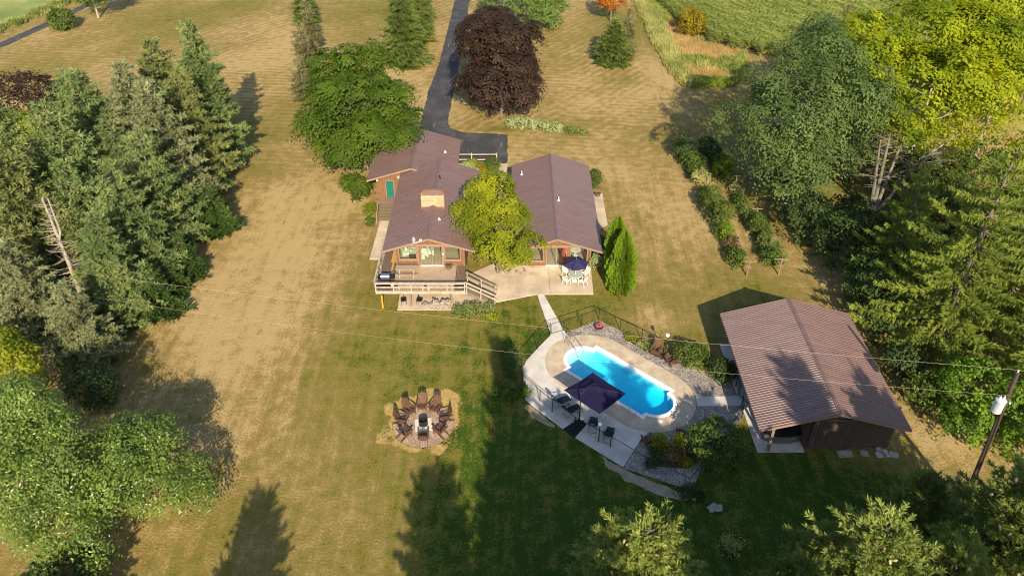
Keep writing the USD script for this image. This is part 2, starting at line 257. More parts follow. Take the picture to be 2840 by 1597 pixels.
M_grass = geomat('lawn', {'a': ('attribute', {'attribute': 'dry'}), 'w': ('attribute', {'attribute': 'mow'}), 'g': ('geometry', {}),
    'n1': ('noise_texture', {'scale': 0.9, 'detail': 9.0, 'roughness': 0.68}), 'n2': ('noise_texture', {'scale': 6.0, 'detail': 5.0, 'roughness': 0.7}), 'n3': ('noise_texture', {'scale': 0.05, 'detail': 2.0}),
    'm1': ('map_range', {'from_min': 0.25, 'from_max': 0.75, 'to_min': -0.34, 'to_max': 0.34}), 'm2': ('map_range', {'from_min': 0.25, 'from_max': 0.75, 'to_min': -0.34, 'to_max': 0.34}),
    'r1': ('mapping', {'rotation': (0, 0, math.radians(96))}), 'wa': ('wave_texture', {'scale': 0.30, 'distortion': 2.5, 'detail': 3.0, 'detail_scale': 1.5}),
    'r2': ('mapping', {'rotation': (0, 0, math.radians(38))}), 'wb': ('wave_texture', {'scale': 0.27, 'distortion': 2.0, 'detail': 3.0, 'detail_scale': 1.5}),
    'wm': ('mix_color', {'blend_type': 'mix'}), 'st': ('map_range', {'from_min': 0.42, 'from_max': 0.58, 'to_min': 0.0, 'to_max': 1.0, 'clamp': True}),
    'ws': ('map_range', {'from_min': 0, 'from_max': 1, 'to_min': -0.10, 'to_max': 0.09}), 'wx': ('math', {'math_type': 'multiply'}), 'bw': ('rgb_to_bw', {}),
    'a1': ('math', {'math_type': 'add'}), 'a2': ('math', {'math_type': 'add'}), 'a3': ('math', {'math_type': 'add', 'use_clamp': True}),
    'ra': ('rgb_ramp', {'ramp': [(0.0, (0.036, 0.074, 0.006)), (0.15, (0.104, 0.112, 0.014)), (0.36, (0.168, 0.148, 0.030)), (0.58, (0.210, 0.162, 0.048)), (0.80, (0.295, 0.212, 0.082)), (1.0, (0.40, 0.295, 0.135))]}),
    'hv': ('hsv', {}), 'm4': ('map_range', {'from_min': 0.25, 'from_max': 0.75, 'to_min': 0.72, 'to_max': 1.28}), 'n4': ('noise_texture', {'scale': 22.0, 'detail': 4.0}),
    'sm': ('mapping', {'scale': (1.5, 0.13, 1.0), 'rotation': (0, 0, 0.06)}), 'n5': ('noise_texture', {'scale': 1.0, 'detail': 4.0, 'distortion': 0.6}), 'm5': ('map_range', {'from_min': 0.3, 'from_max': 0.7, 'to_min': -0.14, 'to_max': 0.14}), 'a4': ('math', {'math_type': 'add'}), 'iw': ('math', {'math_type': 'subtract', 'value1': 1.0}), 'm6': ('math', {'math_type': 'multiply'}),
    'bu': ('bump', {'strength': 1.0, 'distance': 0.09}), 'p': ('principled_bsdf', {'roughness': 0.9, 'specular_ior_level': 0.15})},
    [('g.position', 'n1.vector'), ('g.position', 'n2.vector'), ('g.position', 'n3.vector'), ('g.position', 'n4.vector'), ('g.position', 'r1.vector'), ('r1.vector', 'wa.vector'), ('g.position', 'r2.vector'), ('r2.vector', 'wb.vector'),
     ('n3.fac', 'st.value'), ('st.result', 'wm.fac'), ('wa.color', 'wm.a'), ('wb.color', 'wm.b'), ('wm.result', 'bw.color'), ('bw.val', 'ws.value'), ('ws.result', 'wx.value1'), ('w.fac', 'wx.value2'),
     ('n1.fac', 'm1.value'), ('n2.fac', 'm2.value'), ('a.fac', 'a1.value1'), ('m1.result', 'a1.value2'), ('a1.value', 'a2.value1'), ('m2.result', 'a2.value2'), ('a2.value', 'a4.value1'), ('g.position', 'sm.vector'), ('sm.vector', 'n5.vector'), ('n5.fac', 'm5.value'), ('w.fac', 'iw.value2'), ('m5.result', 'm6.value1'), ('iw.value', 'm6.value2'), ('m6.value', 'a4.value2'), ('a4.value', 'a3.value1'), ('wx.value', 'a3.value2'),
     ('a3.value', 'ra.fac'), ('ra.color', 'hv.color'), ('n4.fac', 'm4.value'), ('m4.result', 'hv.value'), ('hv.color', 'p.base_color'), ('n2.fac', 'bu.height'), ('bu.normal', 'p.normal')])
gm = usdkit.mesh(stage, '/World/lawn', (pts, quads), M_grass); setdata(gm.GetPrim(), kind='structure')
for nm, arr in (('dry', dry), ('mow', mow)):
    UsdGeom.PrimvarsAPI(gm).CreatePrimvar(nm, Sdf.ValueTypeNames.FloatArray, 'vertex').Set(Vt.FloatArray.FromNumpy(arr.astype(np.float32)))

def sheet(name, poly, z, m, z0=-0.05, kind='structure', **k):
    return obj(name, MB().prism(poly, z0, z).out(), m, kind=kind, **k)
def ragged(poly, amp=0.12, step=0.35, seed=0):
    """Makes the edge of a sheet on the grass uneven."""
    ring = LineString(poly.exterior.coords); n = max(12, int(ring.length / step)); r = np.random.default_rng(seed)
    return Polygon([(p.x + r.normal(0, amp * .5), p.y + r.normal(0, amp * .5)) for p in (ring.interpolate(t, True) for t in np.linspace(0, 1, n, endpoint=False))]).buffer(0)
# drive, apron, far road
drive = Polygon([(-10.1, 150), (-10.35, 130), (-10.7, 113), (-11.4, 103), (-11.45, 96), (-11.5, 84), (-9, 82.2), (-5.6, 82.2), (-5.6, 82.55), (-1.7, 82.55), (-1.55, 82.05), (-0.5, 82.05), (-0.52, 89.7), (-6.3, 90.4), (-7.6, 91.4), (-8.1, 93.5), (-8.05, 97), (-7.75, 107), (-7.75, 114), (-7.62, 119), (-7.55, 144), (-7.5, 150), (-7.6, 260), (-10.2, 260)])
sheet('driveway', ragged(drive, 0.10, 0.6, 1), 0.012, M_asph)
road = Polygon([(-96, 104), (-93, 102.2), (-77.9, 120.75), (-75.6, 130.3), (-73.4, 140.9), (-60, 190), (-62, 191), (-74.9, 141.9), (-76.9, 131.9), (-79.6, 122.1)])
sheet('far_road', ragged(road, 0.08, 0.8, 2), 0.012, M_asph)
# concrete
patio = Polygon([(0.95, 61.55), (7.42, 61.55), (7.32, 57.08), (2.85, 57.06), (2.24, 57.06), (-1.1, 56.0), (-2.2, 55.6), (-4.2, 55.6), (-4.2, 60), (-1.6, 62), (-0.5, 62)])
p1 = patio.intersection(sbox(-9, 50, 3.42, 70)).buffer(-0.006); p2 = patio.intersection(sbox(3.43, 50, 9, 70)).buffer(-0.006)
pt = obj('patio', MB().prism(patio.buffer(-0.03), -0.06, 0.03).out(), M_conc, kind='structure')
for q, s_ in ((p1, 0), (p2.intersection(sbox(0, 58.9, 9, 70)).buffer(-0.006), 1), (p2.intersection(sbox(0, 50, 9, 58.88)).buffer(-0.006), 2)):
    obj('slab', MB().prism(q, 0.02, 0.10).out(), M_conc, pt)
sheet('slab_under_deck', Polygon([(-10.15, 59.3), (-10.02, 54.8), (-1.6, 54.8), (-1.4, 55.4), (-4.1, 59.3)]), 0.04, M_conc)
gp = obj('garden_path', MB().prism(Polygon([(-1.49, 82.04), (-0.49, 82.04), (-0.49, 62.1), (-1.49, 62.1)]), -0.06, 0.03).out(), M_conc, kind='structure')
for k in range(10): obj('slab', MB().box(-1.48, -0.5, 62.12 + 1.992 * k, 62.1 + 1.992 * (k + 1), 0.02, 0.06).out(), M_conc, gp)
sw = obj('side_walk', MB().prism(Polygon([(-13.6, 62.64), (-12.3, 62.64), (-12.2, 69.6), (-13.5, 69.6)]), -0.06, 0.02).out(), M_conc, kind='structure')
for k in range(4): obj('slab', MB().box(-13.58 + .025 * k, -12.26 + .02 * k, 62.66 + 1.74 * k, 62.64 + 1.74 * (k + 1), 0.01, 0.05).out(), M_conc, sw)
sheet('slab_beside_guest_house', Polygon([(7.2, 75.2), (9.75, 75.2), (9.72, 68.9), (7.2, 66.5)]), 0.05, M_conc)
# pool surrounds
white_poly = Polygon([(2.26, 57.0), (2.88, 57.0), (4.62, 51.3), (3.9, 50.2), (4.5, 46), (10.2, 40.6), (9.39, 39.84), (7.74, 37.12), (4.58, 39.86), (5.2, 40.9), (4.95, 41.75), (3.74, 40.72), (2.15, 42.4), (1.05, 43.7), (0.82, 45.4), (0.8, 46.6), (0.85, 47.3), (1.15, 48.2), (2.2, 49.85), (3.25, 51.4)])
ring_w = poolpoly(RING); coping_o = poolpoly(roman(0.17)); coping_i = poolpoly(roman(-0.10))
wp = white_poly.difference(ring_w.buffer(0.01))
cw = obj('pool_terrace', MB().prism(wp.buffer(-0.02), -0.08, 0.03).out(), M_concw, kind='structure')
cuts = [Polygon([(0, 51.35), (9, 51.35), (9, 54.2), (0, 54.2)]), Polygon([(0, 54.215), (9, 54.215), (9, 58), (0, 58)]), Polygon([(-3, 46.1), (9, 46.1), (9, 51.335), (-3, 51.335)])]
rest = Polygon([(-3, 46.085), (6, 46.085), (12, 40), (12, 30), (-3, 30)])
c1_ = Polygon([(-3, 46.085), (1.2, 46.085), (1.2, 40), (-3, 40)]); l1 = LineString([(2.6, 41.0), (4.6, 44.4)]); l2 = LineString([(4.9, 39.0), (7.6, 42.6)])
bits = [wp.intersection(c).buffer(-0.006) for c in cuts]; r_ = wp.intersection(rest)
r_ = r_.difference(l1.buffer(0.012, cap_style=3)).difference(l2.buffer(0.012, cap_style=3))
bits += list(getattr(r_, 'geoms', [r_]))
for b in bits:
    if not b.is_empty: obj('slab', MB().prism(b, 0.02, 0.075).out(), M_concw, cw)
rg = ring_w.difference(coping_o.buffer(0.004))
pr = obj('pool_apron', MB().prism(rg.buffer(-0.015), -0.12, 0.03).out(), M_ring, kind='structure')
rays = [LineString([tuple(pool(u0, n0)), tuple(pool(u1, n1))]) for u0, n0, u1, n1 in ((-5.0, 0.2, -7, 0.6), (-3.4, 1.5, -4.6, 4), (-1.2, 1.5, -1.2, 4), (1.3, 1.5, 1.3, 4), (3.3, 1.5, 4.4, 4), (5, 0, 7, .2), (3.3, -1.5, 4.4, -4), (1.3, -1.5, 1.3, -4), (-1.2, -1.5, -1.2, -4), (-3.4, -1.5, -4.6, -4))]
for r in rays: rg = rg.difference(r.buffer(0.007, cap_style=2))
for b in rg.geoms: obj('slab', MB().prism(b, 0.02, 0.065).out(), M_ring, pr)
gravel = Polygon([(4.5, 51.75), (5.95, 52.55), (7.46, 53.4), (9.5, 51.8), (12.9, 48.75), (15.5, 46.6), (17.25, 45.4), (17.3, 42.1), (14.9, 39.0), (13.0, 36.5), (11.9, 35.2), (7.75, 37.1), (9.4, 39.8), (4.0, 50.0)]).difference(ring_w.buffer(.01)).difference(white_poly.buffer(.01))
sheet('gravel', ragged(gravel.buffer(0), 0.03, 0.4, 3).difference(ring_w.buffer(.01)).difference(white_poly.buffer(.01)), 0.02, M_gravel)
ws = obj('shed_path', MB().box(14.05, 17.3, 43.12, 44.1, -0.03, 0.022).out(), M_concw, kind='structure')
for k in range(3): obj('slab', MB().box(14.04 + 1.1 * k, 15.125 + 1.1 * k, 43.11, 44.11, 0.01, 0.055).out(), M_concw, ws)
sheet('sand_strip', ragged(Polygon([(6.3, 38.2), (7.7, 37.0), (11.1, 35.1), (12.0, 34.9), (11.6, 34.2), (10.0, 34.6), (7.93, 35.9), (6.6, 37.3)]), 0.12, 0.3, 4), 0.012, mat('bare_sand', (0.22, 0.17, 0.11), col2=(0.36, 0.29, 0.20), rough=0.95, var=0.2, scale=1.5, bump=0.01))
sheet('sand_strip', ragged(Polygon([(1.2, 43.4), (2.2, 42.2), (3.3, 41.0), (2.9, 40.9), (1.7, 41.8), (0.95, 42.9)]), 0.10, 0.3, 5), 0.012, MATS['bare_sand'])
sheet('black_patch', Polygon([(3.74, 40.69), (4.98, 41.75), (5.5, 41.15), (4.55, 39.84)]), 0.085, M_blackpatch, z0=-0.02, kind=None, label='flat black patch under the pole of the big square umbrella', cat='mat')  # flat black sheet filling the notch in the terrace edge
sheet('planting_bed', ragged(Polygon([(9.8, 37.2), (9.95, 39.1), (12.7, 39.2), (13.1, 37.7), (12.3, 37.0)]), 0.05, 0.3, 6), 0.06, M_soil)
sheet('planting_bed', ragged(Polygon([(9.5, 51.75), (9.4, 50.9), (12.2, 48.3), (12.8, 48.8)]), 0.05, 0.3, 7), 0.05, M_soil)
sheet('planting_bed', ragged(Polygon([(-5.4, 82.1), (-1.6, 82.1), (-1.6, 75.6), (-3.0, 75.6), (-3.2, 76.5), (-5.4, 76.5)]), 0.05, 0.3, 8), 0.05, M_soil)
sheet('shed_slab', Polygon([(17.2, 50.3), (20.75, 50.3), (20.75, 38.5), (17.42, 38.5)]), 0.06, M_concw)
# fire pit circle
FP = np.array([-6.52, 41.15])
sheet('fire_pit_circle', Point(*FP).buffer(2.26, 48), 0.03, M_pea)
# ---------------------------------------------------------------- the pool itself
pl = thing('swimming_pool', 'white edged swimming pool with rounded ends full of bright blue water', 'swimming pool')
obj('coping', MB().prism(coping_o.difference(coping_i), -0.10, 0.095).out(), M_coping, pl)
wall = MB()
ip = poolpoly(roman(-0.04)); io = poolpoly(roman(0.10)); wall.prism(io.difference(ip), -2.2, -0.101)
# shell floor: shallow at the near-left end with steps, deep at the far-right end
uu = np.linspace(-5.1, 5.1, 60); nn = np.linspace(-2.0, 2.0, 20); U, N = np.meshgrid(uu, nn, indexing='ij')
zf = -np.interp(U, [-5.1, -3.0, -0.8, 2.2, 3.4, 5.1], [.50, .55, .75, 1.0, 1.0, .85])
pw = PC + U[..., None] * PU + N[..., None] * PN
fv = np.concatenate([pw.reshape(-1, 2), zf.reshape(-1, 1)], 1); a_, b_ = np.meshgrid(np.arange(59), np.arange(19), indexing='ij'); a_, b_ = a_.ravel(), b_.ravel()
wall.add(fv, np.stack([a_ * 20 + b_, a_ * 20 + 20 + b_, a_ * 20 + 21 + b_, a_ * 20 + b_ + 1], 1))
for k, (r, z) in enumerate(((1.45, -0.20), (1.05, -0.30), (0.7, -0.40))):
    st = affinity.scale(Point(-3.5, 0).buffer(1.0, 32), 1.40, 1.45).difference(sbox(-3.5 - 0.55 * k + -0.2 + 0.0, -3, 5, 3)) if False else affinity.scale(Point(-3.5, 0).buffer(1.0, 32), 1.40, 1.45).intersection(sbox(-6, -3, -4.35 + 0.45 * k, 3))
    wall.prism(poolpoly(st), -1.3, z)
obj('shell', wall.out(), M_liner, pl)
obj('water', MB().prism(poolpoly(roman(-0.055)), -2.0, -0.07).out(), M_water, pl)
def hoop(pts, r=0.022): return MB().tube(pts, r, 8).out()
def rail(name, a, b, h, parent):                       # an arched grab rail from deck point a to b over the water
    a, b = np.array([*a, 0.06]), np.array([*b, -0.35]); d = b - a
    P = [a, a + [0, 0, h * .75], a + d * .12 + [0, 0, h], a + d * .6 + [0, 0, h * 1.02], a + d * .92 + [0, 0, h * .85], b]
    obj(name, hoop(P), M_steel, parent)
ld = thing('pool_ladder', 'steel pool ladder with two arched rails at the near right end', 'pool ladder')
for u in (2.75, 3.35): rail('rail', pool(u, -2.35), pool(u, -1.75), 0.75, ld)
for k in range(3): obj('rung', MB().bar([*pool(2.75, -1.78), -0.45 - .28 * k], [*pool(3.35, -1.78), -0.45 - .28 * k], 0.06, 0.025).out(), M_steel, ld)
for n_, lab in ((0.85, 'steel handrail over the pool steps, farther one'), (0.15, 'steel handrail over the pool steps, nearer one')):
    hr = thing('pool_handrail', lab + ' at the left end', 'handrail')
    a, b = np.array([*pool(-5.9, n_ + .35), 0.06]), np.array([*pool(-4.3, n_), -0.3]); d = b - a
    obj('rail', hoop([a, a + [0, 0, .85], a + d * .06 + [0, 0, .92], b + [0, 0, .55], b + d * .06 + [0, 0, .42], b + [0, 0, .0]], .024), M_steel, hr)
    obj('brace', hoop([a + d * .28 + [0, 0, .12], a + d * .28 + [0, 0, .80]], .018), M_steel, hr)
obj('skimmer_lid', MB().box(-.17, .17, -.17, .17, 0.066, 0.085, lambda v: Rz(-43)(v) + np.array([*pool(4.95, -1.45), 0])).out(), M_white, label='small white square skimmer lid in the concrete at the pool corner', cat='skimmer lid')

# ---------------------------------------------------------------- buildings
def roof_slope(xe, ze, xr, zr, y0, y1, pitch=0.2286, prof=((0, 0), (.62, 0), (.74, .014), (.88, .014), (.99, 0))):
    """One roof slope of ribbed metal sheet; the ribs run from eave to ridge."""
    n = max(2, int(round((y1 - y0) / pitch))); p = (y1 - y0) / n; ys, hs = [], []
    for k in range(n):
        b = y0 + k * p
        for t, h in prof: ys.append(b + t * p); hs.append(h)
    ys.append(y1); hs.append(0); ys, hs = np.array(ys), np.array(hs); m = len(ys)
    nrm = np.array([-(zr - ze), 0, (xr - xe)]); nrm = nrm / np.linalg.norm(nrm) * np.sign(xr - xe)
    top = [np.stack([np.full(m, x), ys, np.full(m, z)], 1) + hs[:, None] * nrm for x, z in ((xe, ze), (xr, zr))]
    bot = [np.stack([np.full(m, x), ys, np.full(m, z)], 1) - 0.035 * nrm for x, z in ((xe, ze), (xr, zr))]
    v = np.concatenate(top + bot); i = np.arange(m - 1); mb = MB()
    q = lambda a, b: np.stack([a * m + i, a * m + i + 1, b * m + i + 1, b * m + i], 1)
    f = np.vstack([q(0, 1), q(3, 2), q(2, 0), q(1, 3)])
    if xr < xe: f = f[:, ::-1]
    mb.add(v, f)
    for e in (0, m - 1): mb.add(v[[e, m + e, 3 * m + e, 2 * m + e]], [[0, 1, 2, 3]])
    return mb.out()
def gable_roof(parent, x0, x1, xr, y0, y1, ze, zr, **kw):
    for xe in (x0, x1): obj('roof_slope', roof_slope(xe, ze, xr, zr, y0, y1, **kw), M_roof, parent)
    s = (zr - ze) / (xr - x0); mb = MB()
    for sg in (-1, 1):
        mb.add([[xr, y0 - .02, zr + .065], [xr, y1 + .02, zr + .065], [xr + sg * .16, y1 + .02, zr + .05 - .16 * s], [xr + sg * .16, y0 - .02, zr + .05 - .16 * s]], [[0, 1, 2, 3]] if sg < 0 else [[3, 2, 1, 0]])
        mb.add([[xr + sg * .16, y0 - .02, zr + .05 - .16 * s], [xr + sg * .16, y1 + .02, zr + .05 - .16 * s], [xr + sg * .17, y1 + .02, zr + .0 - .17 * s], [xr + sg * .17, y0 - .02, zr + .0 - .17 * s]], [[0, 1, 2, 3]] if sg < 0 else [[3, 2, 1, 0]])
    obj('ridge_cap', mb.out(), M_roof, parent)
    for y in (y0 + .012, y1 - .012):                      # barge boards on the gables
        for xe, xo in ((x0, x0), (x1, x1)):
            obj('barge_board', MB().bar([xo, y, ze - .125], [xr, y, zr - .125], 0.035, 0.17, up=(0, -1, 0) if False else (0, 0, 1)).out(), M_trim, parent)
    for xe, sg in ((x0, 1), (x1, -1)):
        obj('eave_board', MB().box(min(xe + sg * .01, xe + sg * .045), max(xe + sg * .01, xe + sg * .045), y0 + .04, y1 - .04, ze - .20, ze - .04).out(), M_brown, parent)
    th = MB()                                             # boarded underside
    for xe in (x0, x1):
        th.add([[xe + .05 * np.sign(xr - xe), y0 + .03, ze - .06], [xr, y0 + .03, zr - .06], [xr, y1 - .03, zr - .06], [xe + .05 * np.sign(xr - xe), y1 - .03, ze - .06]], [[0, 1, 2, 3]] if xe > xr else [[3, 2, 1, 0]])
    obj('soffit', th.out(), M_oldwood, parent)
def board_wall(parent, m, x0, x1, y, z0, ztop, openings=(), w=0.2, t=0.03, name='board', seed=1, rotx=None):
    """Upright boards facing -y from z0 up to ztop(x), left out where openings (xa, xb, za, zb) are."""
    r = random.Random(seed); x = x0
    while x < x1 - 0.02:
        xe = min(x + w, x1); xm = (x + xe) / 2; cuts = [(z0, None)]
        spans = [[z0, max(ztop(x), z0 + .05), max(ztop(xe), z0 + .05)]]
        for xa, xb, za, zb in sorted(openings, key=lambda o: o[2]):
            if xa < xm < xb:
                a = spans.pop()
                if za > a[0] + .02: spans.append([a[0], za, za])
                if zb < min(a[1], a[2]) - .02: spans.append([zb, a[1], a[2]])
                else: break
        for a, b, c in spans:
            d = r.uniform(0, .008); g = .006
            v = [[x + g, y - t - d, a], [xe - g, y - t - d, a], [xe - g, y, a], [x + g, y, a], [x + g, y - t - d, b], [xe - g, y - t - d, c], [xe - g, y, c], [x + g, y, b]]
            obj(name, (np.array(v), np.array([[0, 1, 5, 4], [4, 5, 6, 7], [1, 2, 6, 5], [3, 0, 4, 7], [3, 2, 1, 0]])), m, parent)
        x = xe
def wall_with_openings(x0, x1, y0, y1, z0, prof, openings):
    """A wall slab facing -y whose top follows prof [(x, z)...], with holes."""
    p = Polygon([(x0, z0), (x1, z0)] + [q for q in prof[::-1]])
    for xa, xb, za, zb in openings: p = p.difference(sbox(xa, za, xb, zb))
    mb = MB()
    for g in getattr(p, 'geoms', [p]):
        m = trimesh.creation.extrude_polygon(g, y1 - y0, engine='earcut'); v = m.vertices; mb.add(np.stack([v[:, 0], y1 - v[:, 2], v[:, 1]], 1), m.faces)
    return mb
def window(parent, x0, x1, z0, z1, y, fw=0.07, m=None, mullion=None, name='window', sill=True):
    f = MB(); d0, d1 = y - .06, y + .06
    f.box(x0, x0 + fw, d0, d1, z0, z1); f.box(x1 - fw, x1, d0, d1, z0, z1); f.box(x0 + fw, x1 - fw, d0, d1, z1 - fw, z1); f.box(x0 + fw, x1 - fw, d0, d1, z0, z0 + fw)
    if mullion: f.box(mullion - fw / 2, mullion + fw / 2, d0 + .01, d1 - .01, z0 + fw, z1 - fw)
    w = obj(name, f.out(), m or M_trim, parent)
    edges = [x0 + fw] + ([mullion - fw / 2, mullion + fw / 2] if mullion else []) + [x1 - fw]
    for k in range(0, len(edges), 2): obj('pane', MB().box(edges[k] - .005, edges[k + 1] + .005, y - .004, y + .004, z0 + fw - .005, z1 - fw + .005).out(), M_glass, w)
    if sill: obj('sill', MB().box(x0 - .05, x1 + .05, y - .14, y - .061, z0 - .05, z0 + .01).out(), m or M_trim, w)
    return w

# --- main house with the deck
ZD = 1.6
A = thing('main_house', 'long cedar house with a brown metal roof and stone chimney behind the raised deck', 'house', (0, 0, 0))
ax0, ax1, axr, ay0, ay1, aze, azr = -11.45, -3.25, -7.35, 58.4, 73.3, 3.84, 5.15
gable_roof(A, ax0, ax1, axr, ay0, ay1, aze, azr)
aslope = (azr - aze) / (axr - ax0); aroof = lambda x: azr - aslope * abs(x - axr) - .10
wx0, wx1, wy = -10.48, -4.25, 59.40
op = [(-10.22, -8.52, 2.22, 3.62), (-8.24, -6.26, ZD + .02, 3.72), (-6.08, -4.62, 2.17, 3.66)]
obj('front_wall', wall_with_openings(wx0, wx1, wy, wy + .15, 0.0, [(wx0, aroof(wx0)), (axr, aroof(axr)), (wx1, aroof(wx1))], op).out(), M_cedar, A)
board_wall(A, M_cedar, wx0, wx1, wy, ZD, aroof, [(a - .06, b + .06, c - .06, d + .06) for a, b, c, d in op], w=0.19, seed=3)
obj('lintel_beam', MB().box(wx0 - .02, wx1 + .02, wy - .075, wy - .045, 3.74, 3.90).out(), M_trim, A)
for x in (-10.44, -8.44, -6.17, -4.33): obj('corner_post', MB().box(x - .06, x + .06, wy - .08, wy - .042, ZD, 3.74).out(), M_trim if x in (-8.44, -6.17) else M_brown, A)
for (a, b, c, d), k in zip(op, range(3)):
    if k == 1: window(A, a, b, c, d, wy + .02, .08, M_trim, mullion=-7.2, name='sliding_door', sill=False)
    else: window(A, a, b, c, d, wy + .02, .08, M_trim)
obj('door_sill', MB().box(-8.3, -6.2, wy - .16, wy - .045, ZD + .001, ZD + .05).out(), M_white, A)
obj('wall_lamp', MB().lathe([(0.001, 2.62), (.06, 2.62), (.075, 2.72), (.05, 2.84), (.001, 2.86)], 12, (-6.17, wy - .15, 0.2)).out(), M_white, A)
sidem = MB()
sidem.box(wx0, wx0 + .15, wy + .151, 72.6, 0, 3.60); sidem.box(wx1 - .15, wx1, wy + .151, 72.6, 0, 3.60); sidem.box(wx0 + .151, wx1 - .151, 72.45, 72.6, 0, 3.7)
obj('side_walls', sidem.out(), M_cedar, A)
inn = MB(); inn.box(wx0 + .16, wx1 - .16, wy + .152, 66, ZD - .1, ZD - .02); obj('indoor_floor', inn.out(), M_carpet, A)
inn = MB(); inn.box(wx0 + .16, wx1 - .16, 65.9, 66.0, ZD - .019, 3.7); inn.box(wx0 + .152, wx0 + .17, wy + .2, 65.89, ZD - .019, 3.6); inn.box(wx1 - .17, wx1 - .152, wy + .2, 65.89, ZD - .019, 3.6); obj('indoor_walls', inn.out(), M_inwall, A)
# chimney: a stone stack under a flat brown cap
ch = MB(); cx0, cx1, cy0, cy1 = -8.42, -6.30, 64.05, 64.95
obj('chimney_core', ch.box(cx0 + .03, cx1 - .03, cy0 + .03, cy1 - .03, 4.4, 6.10).out(), M_mortar, A)
rr = random.Random(5)
core = [c for c in stage.GetPrimAtPath('/World/main_house').GetChildren() if c.GetName() == 'chimney_core'][0]
z = 4.55
while z < 6.02:
    h = rr.uniform(.11, .17); x = cx0
    while x < cx1 - .05:
        w = rr.uniform(.26, .62); xe = min(x + w, cx1)
        if cx1 - xe < .18: xe = cx1
        p = rr.uniform(0, .025)
        obj('stone', MB().box(x + .008, xe - .008, cy0 - p, cy0 + .06, z + .008, min(z + h, 6.06) - .008).out(), M_stone, core); x = xe
    for xs, sg in ((cx0, -1), (cx1, 1)):
        obj('stone', MB().box(min(xs, xs + sg * .02) , max(xs, xs + sg * .02), cy0 + .07, cy1, z + .008, min(z + h, 6.06) - .008).out(), M_stone, core)
    z += h
cap = MB(); cap.box(cx0 - .12, cx1 + .12, cy0 - .14, cy1 + .14, 6.32, 6.40)
cap.add([[cx0 - .14, cy0 - .16, 6.40], [cx1 + .14, cy0 - .16, 6.40], [cx1 + .14, cy1 + .16, 6.40], [cx0 - .14, cy1 + .16, 6.40], [cx0 + .25, cy0 + .25, 6.60], [cx1 - .25, cy0 + .25, 6.60], [cx1 - .25, cy1 - .25, 6.60], [cx0 + .25, cy1 - .25, 6.60]], [[0, 1, 5, 4], [1, 2, 6, 5], [2, 3, 7, 6], [3, 0, 4, 7], [4, 5, 6, 7]])
obj('chimney_cap', cap.out(), M_brown, A)
cs = MB()
for x in (cx0 + .1, -7.7, -7.0, cx1 - .1):
    for y in (cy0 + .1, cy1 - .1): cs.box(x - .06, x + .06, y - .06, y + .06, 6.101, 6.319)
obj('chimney_pillars', cs.out(), M_stone, A)
obj('chimney_flashing', MB().box(cx0 - .12, cx1 + .12, cy0 - .12, cy1 + .12, 4.60, 4.78).box(cx0 - .1, cx1 + .1, cy0 - .1, cy1 + .1, 4.75, 4.99).out(), M_roof, A)
def vent(parent, x, y, z, h=.42, r=.05, m=None):
    mb = MB().lathe([(.14, z - .05), (.14, z + .03), (r + .02, z + .12), (r, z + .13), (r, z + h), (r - .012, z + h), (r - .012, z + h - .1)], 14, (x, y, 0))
    obj('vent_pipe', mb.out(), m or M_white, parent, smooth=40)
ar = lambda x: azr - aslope * abs(x - axr)
vent(A, -4.12, 69.0, ar(-4.12)); vent(A, -6.62, 61.9, ar(-6.6), .22); vent(A, -7.1, 69.4, ar(-7.1), .3, .06, M_black)
# satellite dish on the front edge of the roof
dsh = thing('satellite_dish', 'grey satellite dish with a white arm on the front edge of the roof', 'satellite dish')
c = np.array([-8.65, 58.42, 4.95]); nrm = np.array([.93, -.25, .30]); nrm /= np.linalg.norm(nrm)
e1 = np.cross(nrm, [0, 0, 1]); e1 /= np.linalg.norm(e1); e2 = np.cross(e1, nrm)
mb = MB().lathe([(0.001, 0), (.12, .008), (.22, .028), (.30, .06), (.305, .055), (.22, .015), (.12, -.008), (.001, -.015)], 24); mb.xf(np.column_stack([e1, e2, nrm, c]))
obj('reflector', mb.out(), M_grey, dsh, smooth=40)
obj('mast', MB().tube([[-8.55, 58.30, 4.25], [-8.55, 58.30, 4.72], [-8.66, 58.44, 4.92]], .025).out(), M_steel, dsh)
obj('feed_arm', MB().tube([[-8.6, 58.38, 4.72], [-8.2, 58.25, 4.86], [-7.95, 58.2, 5.06]], .02).out(), M_white, dsh)
obj('receiver', MB().box(-8.06, -7.86, 58.12, 58.28, 5.03, 5.17).out(), M_white, dsh)

# --- rear wing with the green door
C = thing('rear_wing', 'rear wing of the house with a green door beside the big green maple', 'house')
gable_roof(C, -14.95, -5.70, -10.30, 72.25, 81.55, 3.27, 4.67)
cslope = (4.67 - 3.27) / 4.65; croof = lambda x: 4.67 - cslope * abs(x + 10.3) - .10
cop = [(-13.12, -12.26, 1.0, 3.0)]
obj('front_wall', wall_with_openings(-14.05, -10.3, 72.75, 72.9, 0, [(-14.05, croof(-14.05)), (-10.3, croof(-10.3))], cop).out(), M_cedar, C)
board_wall(C, M_cedar, -14.05, -10.5, 72.75, .9, croof, [(-13.2, -12.18, .95, 3.08)], w=.19, seed=9)
obj('side_walls', MB().box(-14.05, -13.9, 72.91, 81, 0, 3.3).box(-6.7, -6.55, 73.4, 81, 0, 3.3).box(-13.89, -6.71, 80.85, 81, 0, 3.3).out(), M_cedar, C)
gd = obj('door', MB().box(-13.06, -12.31, 72.74, 72.79, 1.02, 2.96).out(), M_green, C)
obj('handle', MB().box(-12.42, -12.38, 72.69, 72.74, 1.95, 2.08).out(), M_steel, gd)
